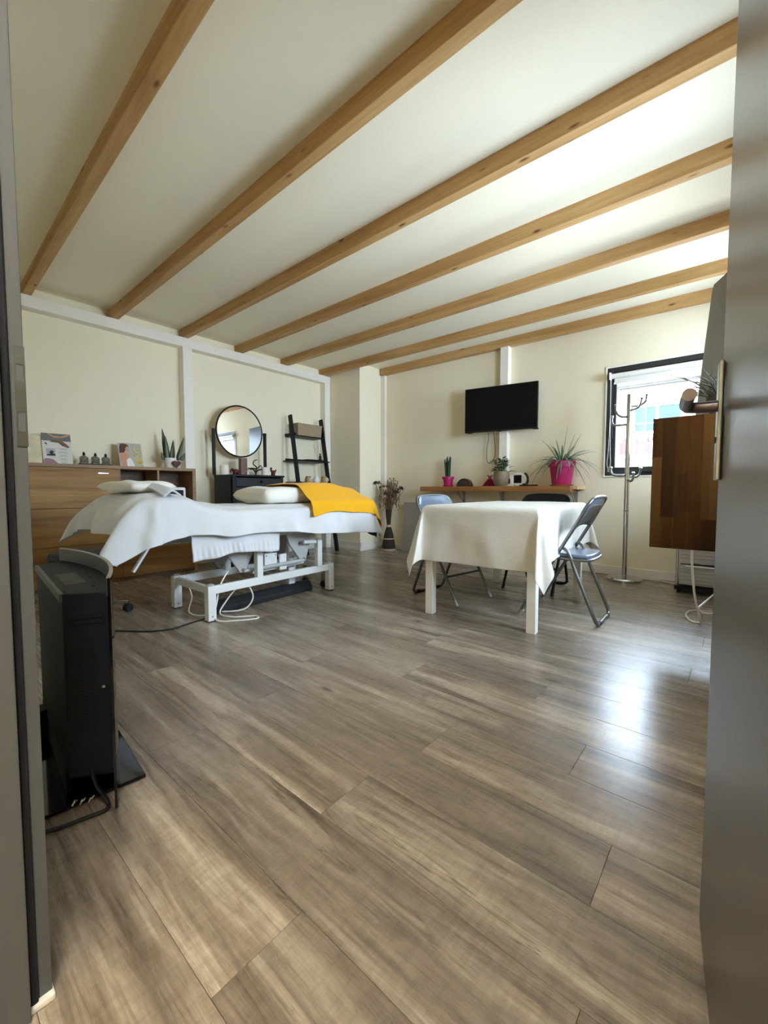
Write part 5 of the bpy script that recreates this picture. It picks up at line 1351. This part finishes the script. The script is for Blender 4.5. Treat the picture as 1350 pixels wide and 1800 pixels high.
# ------------------------------------------------------------------ dining table under a white cloth
TR = R(4.0)
TC = Vector((-1.33, 3.085, 0))
tm = Matrix.Translation(TC) @ Matrix.Rotation(TR, 4, 'Z')
tb = thing('dining_table', 'white table with square legs under the white embossed tablecloth', 'table', tuple(TC))
build('tabletop', MB().box(-0.385, 0.385, -0.655, 0.655, 0.735, 0.757).xf(tm), M['white'], tb, bevel=0.003)
mb = MB()
mb.box(-0.34, 0.34, -0.62, -0.60, 0.65, 0.735); mb.box(-0.34, 0.34, 0.60, 0.62, 0.65, 0.735); mb.box(-0.355, -0.335, -0.6, 0.6, 0.65, 0.735); mb.box(0.335, 0.355, -0.6, 0.6, 0.65, 0.735)
build('apron', mb.xf(tm), M['white'], tb)
for sx in (-1, 1):
    for sy in (-1, 1):
        build('leg', MB().box(sx * 0.352 - 0.028, sx * 0.352 + 0.028, sy * 0.622 - 0.028, sy * 0.622 + 0.028, 0, 0.735).xf(tm), M['white'], tb, bevel=0.003)
def Tt(x, y):
    ex = min(x + 0.39, 0.39 - x, y + 0.66, 0.66 - y)
    return 0.7605 - 0.004 * (1 - sstep(0, 0.02, ex))
mb = drape(-0.39, 0.39, -0.66, 0.66, 0.34, 0.34, 0.385, 0.36, Tt, sides=((0.012, 84), (0.012, 86), (0.012, 86), (0.012, 84)), k=0.17, fold=0.010, freq=(9, 8), nu=70, nv=90, seed=21)
cloth('tablecloth', mb.xf(tm), M['tablecloth'], 'white embossed tablecloth hanging over the dining table', 'tablecloth', 0.002, 2, 1)

# ------------------------------------------------------------------ folding chairs
def arc_pts(c, r, a0, a1, n, ax1, ax2):
    return [Vector(c) + Vector(ax1) * r * math.cos(a0 + (a1 - a0) * i / n) + Vector(ax2) * r * math.sin(a0 + (a1 - a0) * i / n) for i in range(n + 1)]
def folding_chair(label, tube_m, seat_m, loc, rz):
    """local frame: the sitter faces -x"""
    t = thing('folding_chair', label, 'chair', loc, rz, 'folding chairs around the table', world=False)
    hw, r = 0.212, 0.0115
    fx0, bx, zt = -0.245, 0.205, 0.815
    k = (bx - fx0) / zt
    # back frame: one bent tube, foot - top - foot
    pts = [(fx0, -hw, 0.012), (fx0 + k * 0.60, -hw, 0.60), (bx - 0.045, -hw, zt - 0.075), (bx - 0.014, -hw + 0.018, zt - 0.022), (bx, -hw + 0.07, zt), (bx + 0.004, 0, zt + 0.006),
           (bx, hw - 0.07, zt), (bx - 0.014, hw - 0.018, zt - 0.022), (bx - 0.045, hw, zt - 0.075), (fx0 + k * 0.60, hw, 0.60), (fx0, hw, 0.012)]
    build('back_frame', MB().tube(bez(pts, 60), r, 12), tube_m, t, smooth=True)
    for s in (-1, 1):
        build('foot_cap', MB().tube([(fx0 - 0.004, s * hw, 0.0), (fx0 + 0.02, s * hw, 0.04)], 0.0145, 12), M['bracket'] if tube_m is M['grey_steel'] else M['black_rubber'], t, smooth=True)
    build('front_stretcher', MB().tube([(fx0 + 0.11, -hw, 0.2), (fx0 + 0.11, hw, 0.2)], 0.008, 10), tube_m, t, smooth=True)
    # rear leg: U of tube from the back frame down to the floor
    h2 = hw - 0.026
    pts = []
    half = [(0.025, -h2, 0.49), (0.06, -h2, 0.465), (0.085, -h2, 0.41), (0.105, -h2, 0.35), (0.22, -h2, 0.07), (0.238, -h2 + 0.012, 0.026), (0.243, -h2 + 0.05, 0.0125), (0.243, 0, 0.0125)]
    pts = half + [(p[0], -p[1], p[2]) for p in half[-2::-1]]
    build('rear_leg', MB().tube(bez(pts, 90), r, 12), tube_m, t, smooth=True)
    for s in (-1, 1):
        build('rivet', MB().tube([(0.026, s * (h2 - 0.012), 0.488), (0.026, s * (hw + 0.014), 0.488)], 0.006, 10), tube_m, t)
        build('floor_pad', MB().tube([(0.243, s * 0.12 - 0.02, 0.0125), (0.243, s * 0.12 + 0.02, 0.0125)], 0.0128, 10), M['black_rubber'], t)
    # seat
    def seat_pts(g):
        o = []
        for (x, y) in ((-0.20, -0.16), (-0.17, -0.185), (0.13, -0.185), (0.17, -0.17), (0.19, -0.12), (0.195, 0), (0.19, 0.12), (0.17, 0.17), (0.13, 0.185), (-0.17, 0.185), (-0.20, 0.16), (-0.215, 0.08), (-0.215, -0.08)):
            o.append((x * g, y * g))
        return o
    zs = lambda x: 0.430 - 0.02 * x
    st_ = build('seat', MB().prism([(p[0], p[1], zs(p[0]) - 0.004) for p in seat_pts(1.0)], (0, 0, 0.026)), seat_m, t, bevel=0.010, seg=3, smooth=True, angle=50)
    build('seat_frame', MB().tube([(p[0], p[1], zs(p[0]) - 0.012) for p in seat_pts(1.01)], 0.010, 8, closed=True), tube_m, st_, smooth=True)
    # backrest pad: follows the tube top
    def bp(u, v, n):
        y = (u * 2 - 1) * (hw - 0.004)
        z0 = zt - 0.205 + 0.02 * math.cos((u * 2 - 1) * 1.4)
        edge = 1 - max(0, (abs(u * 2 - 1) - 0.66) / 0.34) ** 2.2 * 0.22
        z1 = zt * 1.0 - (1 - edge) * 0.30
        z = z0 + (z1 - z0) * v
        x = fx0 + k * z + (0.006 if v < 0.8 else 0.006 - (v - 0.8) * 0.04) - 0.018 * (1 - (u * 2 - 1) ** 2) * (1 - v) + n
        return (x, y, z)
    mb = MB(); nu, nv = 20, 10
    mb.grid(lambda u, v: bp(u, v, -0.013), nu, nv); mb.grid(lambda u, v: bp(u, v, 0.006), nu, nv)
    # close the rim
    def rim(fn):
        return [fn(i / 40) for i in range(41)]
    for f in (lambda s: (s, 0.0), lambda s: (s, 1.0), lambda s: (0.0, s), lambda s: (1.0, s)):
        a = [bp(*f(i / 20), -0.013) for i in range(21)]; b = [bp(*f(i / 20), 0.006) for i in range(21)]
        mb.add(a + b, [(i, i + 1, i + 22, i + 21) for i in range(20)])
    build('backrest', mb, seat_m, t, smooth=True, angle=60)
    mb = MB().grid(lambda u, v: bp(0.12 + 0.76 * u, 0.03 + 0.72 * v, 0.0075), 14, 8)
    build('backrest_plate', mb, tube_m if tube_m is M['grey_steel'] else M['black'], t, smooth=True, solid=0.002)
    for y in (0.3, 0.7):
        p = bp(y, 0.35, 0.0085)
        build('screw', MB().tube([p, (p[0] + 0.003, p[1], p[2])], 0.006, 10), M['chrome'], t)
    return t
folding_chair('grey framed folding chair at the right side of the table, seat in full view', M['grey_steel'], M['seat_blue'], (-0.905, 3.02, 0), R(1.5))
folding_chair('grey framed folding chair at the left side of the table, mostly behind cloth', M['grey_steel'], M['seat_blue'], (-1.79, 2.945, 0), R(171.5))
folding_chair('black folding chair behind the table, facing the camera under the shelf', M['black'], M['black'], (-1.355, 3.71, 0), R(90))

# ------------------------------------------------------------------ coat stand
cs = thing('coat_stand', 'chrome coat stand with curved hooks in front of the window', 'coat stand', (-0.815, 4.5, 0))
cx, cy = -0.818, 4.50
build('base', MB().lathe([(0, 0), (0.145, 0), (0.152, 0.008), (0.152, 0.024), (0.142, 0.034), (0.05, 0.040), (0.022, 0.046), (0, 0.046)], (cx, cy, 0), 48), M['chrome'], cs, smooth=True, angle=35)
build('pole', MB().tube([(cx, cy, 0.04), (cx, cy, 1.75)], 0.021, 20), M['chrome'], cs, smooth=True, angle=50)
build('pole_joint', MB().tube([(cx, cy, 0.66), (cx, cy, 0.672)], 0.022, 20), M['steel'], cs, smooth=True)
build('pole_cap', MB().ball((cx, cy, 1.75), (0.021, 0.021, 0.008)), M['chrome'], cs, smooth=True)
def hook(pts, r=0.0102):
    hk = build('hook', MB().tube(bez([(cx + p[0], cy + p[1], p[2]) for p in pts], 30), r, 10), M['hook'], cs, smooth=True)
    e = pts[-1]
    build('hook_end', MB().ball((cx + e[0], cy + e[1], e[2]), (r * 1.5, r * 1.5, r)), M['chrome'], hk, smooth=True)
hook([(-0.02, 0, 1.475), (-0.07, 0.0, 1.475), (-0.125, 0, 1.478), (-0.142, 0, 1.51), (-0.144, 0, 1.56)], 0.011)
hook([(-0.01, -0.01, 1.545), (-0.06, -0.03, 1.55), (-0.098, -0.035, 1.59), (-0.103, -0.035, 1.66)])
hook([(0.01, -0.01, 1.60), (0.07, -0.02, 1.615), (0.095, -0.02, 1.65), (0.105, -0.02, 1.70)])
hook([(0.01, 0.02, 1.64), (0.08, 0.03, 1.645), (0.125, 0.03, 1.68), (0.135, 0.03, 1.735)])
hook([(-0.02, -0.01, 1.00), (-0.09, -0.02, 1.00), (-0.128, -0.02, 1.02), (-0.138, -0.02, 1.075)], 0.0125)
hook([(0.01, 0.0, 0.99), (0.07, 0.0, 0.985), (0.098, 0.0, 1.01), (0.108, 0, 1.065)], 0.0105)
hook([(0.01, -0.02, 0.955), (0.04, -0.05, 0.945), (0.058, -0.055, 0.97), (0.06, -0.055, 1.02)], 0.0105)
# white lead along the baseboard
t = thing('floor_lead', 'white lead running along the foot of the far wall behind the coat stand', 'lead', (-0.8, 4.74, 0))
build('lead', MB().tube(bez([(-1.25, 4.745, 0.006), (-1.05, 4.74, 0.006), (-0.9, 4.735, 0.006), (-0.7, 4.70, 0.006), (-0.55, 4.68, 0.006), (-0.40, 4.60, 0.006)], 40), 0.005, 8), M['cable_white'], t, smooth=True)
build('plug', MB().tube([(-1.25, 4.745, 0.006), (-1.29, 4.746, 0.008)], 0.008, 10), M['cable_white'], t, smooth=True)

# ------------------------------------------------------------------ walnut counter block on the right wall
cb = thing('counter_block', 'dark walnut butcher block counter hanging from the right wall beside the door', 'counter', (0.15, 3.25, 0.515))
ca, cb1, cy0, cy1, cz0, cz1 = -0.415, XR - 0.002, 3.0, 3.45, 0.518, 1.293
build('carcass', MB().box(ca + 0.002, cb1, cy0 + 0.021, cy1, cz0 + 0.001, cz1 - 0.001), plain('walnut_edge', rgb(92, 54, 24), 0.35, noise_s=10, var=0.2), cb)
rs = random.Random(31)
x = ca
while x < cb1 - 0.005:
    wv = min(rs.uniform(0.05, 0.075), cb1 - x)
    z = cz0
    cuts = [cz0] + sorted([cz0 + rs.uniform(0.10, 0.68) for _ in range(rs.choice((1, 1, 1, 2)))]) + [cz1]
    for a, b in zip(cuts, cuts[1:]):
        if b - a < 0.03: continue
        pr = rs.uniform(0, 0.0006)
        build('stave', MB().box(x + 0.00005, x + wv - 0.00005, cy0 - pr, cy0 + 0.02, a + 0.00005, b - 0.00005), M['stave_light'] if rs.random() < 0.22 else M['stave'], cb)
    x += wv
build('top_lead_socket', MB().box(-0.25, -0.16, 3.1, 3.2, cz1, cz1 + 0.012), M['plastic_white'], cb, bevel=0.003)
t = thing('card', 'white card lying at the edge of the walnut counter top', 'card', (-0.26, 3.04, cz1))
build('card_sheet', MB().prism([(-0.36, 3.02, cz1), (-0.22, 3.02, cz1), (-0.22, 3.12, cz1), (-0.36, 3.12, cz1)], (0, 0, 0.004)), M['white'], t)
t = thing('shade_plant', 'dark branching plant in brown pot on the walnut counter behind the door handle', 'plant', (-0.12, 3.2, cz1))
q = (-0.10, 3.22, cz1)
build('pot', MB().lathe(pot_prof(0.055, 0.075, 0.13, 0.006, 0.03), q, 28), M['darkbase'], t, smooth=True)
build('soil', MB().lathe([(0, 0.111), (0.064, 0.111), (0, 0.118)], q, 20), M['soil'], t)
rs = random.Random(8)
mbs = MB()
for i in range(26):
    a = rs.uniform(0.55 * PI, 1.5 * PI) if i % 3 else rs.uniform(-0.5 * PI, 0.5 * PI)
    ln = rs.uniform(0.12, 0.27); el = rs.uniform(0.15, 1.2)
    e_ = (q[0] + ln * math.cos(a), q[1] + ln * 0.5 * math.sin(a), cz1 + 0.115 + ln * el * 0.75)
    pts = bez([(q[0] + 0.02 * math.cos(a), q[1] + 0.02 * math.sin(a), cz1 + 0.105), ((q[0] + e_[0]) / 2, (q[1] + e_[1]) / 2, cz1 + 0.14 + ln * el * 0.35), e_], 8)
    mbs.tube(pts, [0.005 - 0.0035 * j / (len(pts) - 1) for j in range(len(pts))], 6)
    for j in range(2):
        p = pts[3 + j * 2]; b = a + rs.choice((-0.7, 0.7))
        mbs.tube([p, (p[0] + 0.06 * math.cos(b), p[1] + 0.03 * math.sin(b), p[2] + 0.035)], [0.0035, 0.001], 5)
build('branches', mbs, M['twig_leaf'], t, smooth=True, kind='stuff')
cord_t = thing('white_cord', 'white cord hanging from the walnut counter and looping on the floor', 'cord', (-0.22, 3.3, 0))
build('cord', MB().tube(bez([(-0.205, 3.05, cz0 + 0.002), (-0.203, 3.06, 0.42), (-0.19, 3.15, 0.22), (-0.17, 3.30, 0.06), (-0.17, 3.36, 0.010), (-0.21, 3.36, 0.006), (-0.255, 3.50, 0.006), (-0.24, 3.66, 0.006), (-0.15, 3.72, 0.006), (-0.05, 3.72, 0.006), (0.1, 3.75, 0.006)], 90), 0.0062, 8), M['cable_white'], cord_t, smooth=True)
build('branch_cord', MB().tube(bez([(-0.178, 3.24, 0.13), (-0.14, 3.35, 0.16), (-0.08, 3.45, 0.22), (0.0, 3.5, 0.3)], 24), 0.005, 8), M['cable_white'], cord_t, smooth=True)
build('branch_cord', MB().tube(bez([(-0.178, 3.24, 0.13), (-0.15, 3.30, 0.09), (-0.08, 3.4, 0.08), (0.0, 3.5, 0.1)], 24), 0.005, 8), M['cable_white'], cord_t, smooth=True)
# smoky drawer tower
dt = thing('drawer_tower', 'smoky plastic drawer tower on black casters under the walnut counter', 'drawers', (-0.1, 4.4, 0))
build('base', MB().box(-0.40, 0.15, 4.255, 4.62, 0.03, 0.065), M['black'], dt, bevel=0.004)
for x in (-0.37, 0.12):
    for y in (4.285, 4.59):
        build('caster', MB().tube([(x - 0.012, y, 0.018), (x + 0.012, y, 0.018)], 0.018, 14).tube([(x, y, 0.02), (x, y, 0.045)], 0.006, 8), M['black_rubber'], dt, smooth=True)
for x in (-0.385, 0.135):
    for y in (4.27, 4.60):
        build('upright', MB().tube([(x, y, 0.06), (x, y, 0.62)], 0.011, 12), M['chrome'], dt, smooth=True)
for z in (0.075, 0.255, 0.435):
    d_ = build('drawer', MB().box(-0.37, 0.12, 4.262, 4.61, z, z + 0.165), M['drawer'], dt, bevel=0.006)
    mm = MB()
    for i in range(5):
        mm.box(-0.365, 0.115, 4.257, 4.263, z + 0.015 + i * 0.03, z + 0.027 + i * 0.03)
    build('rib', mm, M['drawer'], d_, bevel=0.002)
    build('lip', MB().box(-0.33, 0.10, 4.245, 4.262, z + 0.155, z + 0.165), M['plastic_white'], d_, bevel=0.003)
build('top', MB().box(-0.40, 0.15, 4.255, 4.62, 0.61, 0.63), M['plastic_white'], dt, bevel=0.004)

# ------------------------------------------------------------------ curtain on a rod behind the counter
ct = thing('curtain', 'grey white curtain hanging on a rod behind the walnut counter and door', 'curtain', (0.2, 3.62, 1.30))
build('rod', MB().tube([(-0.10, 3.62, 2.335), (XR - 0.001, 3.62, 2.335)], 0.010, 12), M['steel'], ct, smooth=True)
def cur(u, v):
    # v: 0 top 1 bottom; gathered at the top, spreading below
    xl = -0.085 - 0.095 * sstep(0.0, 0.09, v) - 0.10 * v
    x = xl + (0.10 - xl) * u
    zt_ = 2.33 - 0.09 * math.exp(-((u) / 0.05) ** 2) * 0
    y = 3.62 + 0.008 * math.sin(u * 22 + 2 * v) * (0.5 + 0.7 * v) + 0.004 * math.sin(u * 9)
    return (x, y, zt_ - v * 1.25)
cmb = MB().grid(cur, 110, 26)
cobj = build('fabric', cmb, M['curtain'], ct, smooth=True, angle=180, solid=0.002)
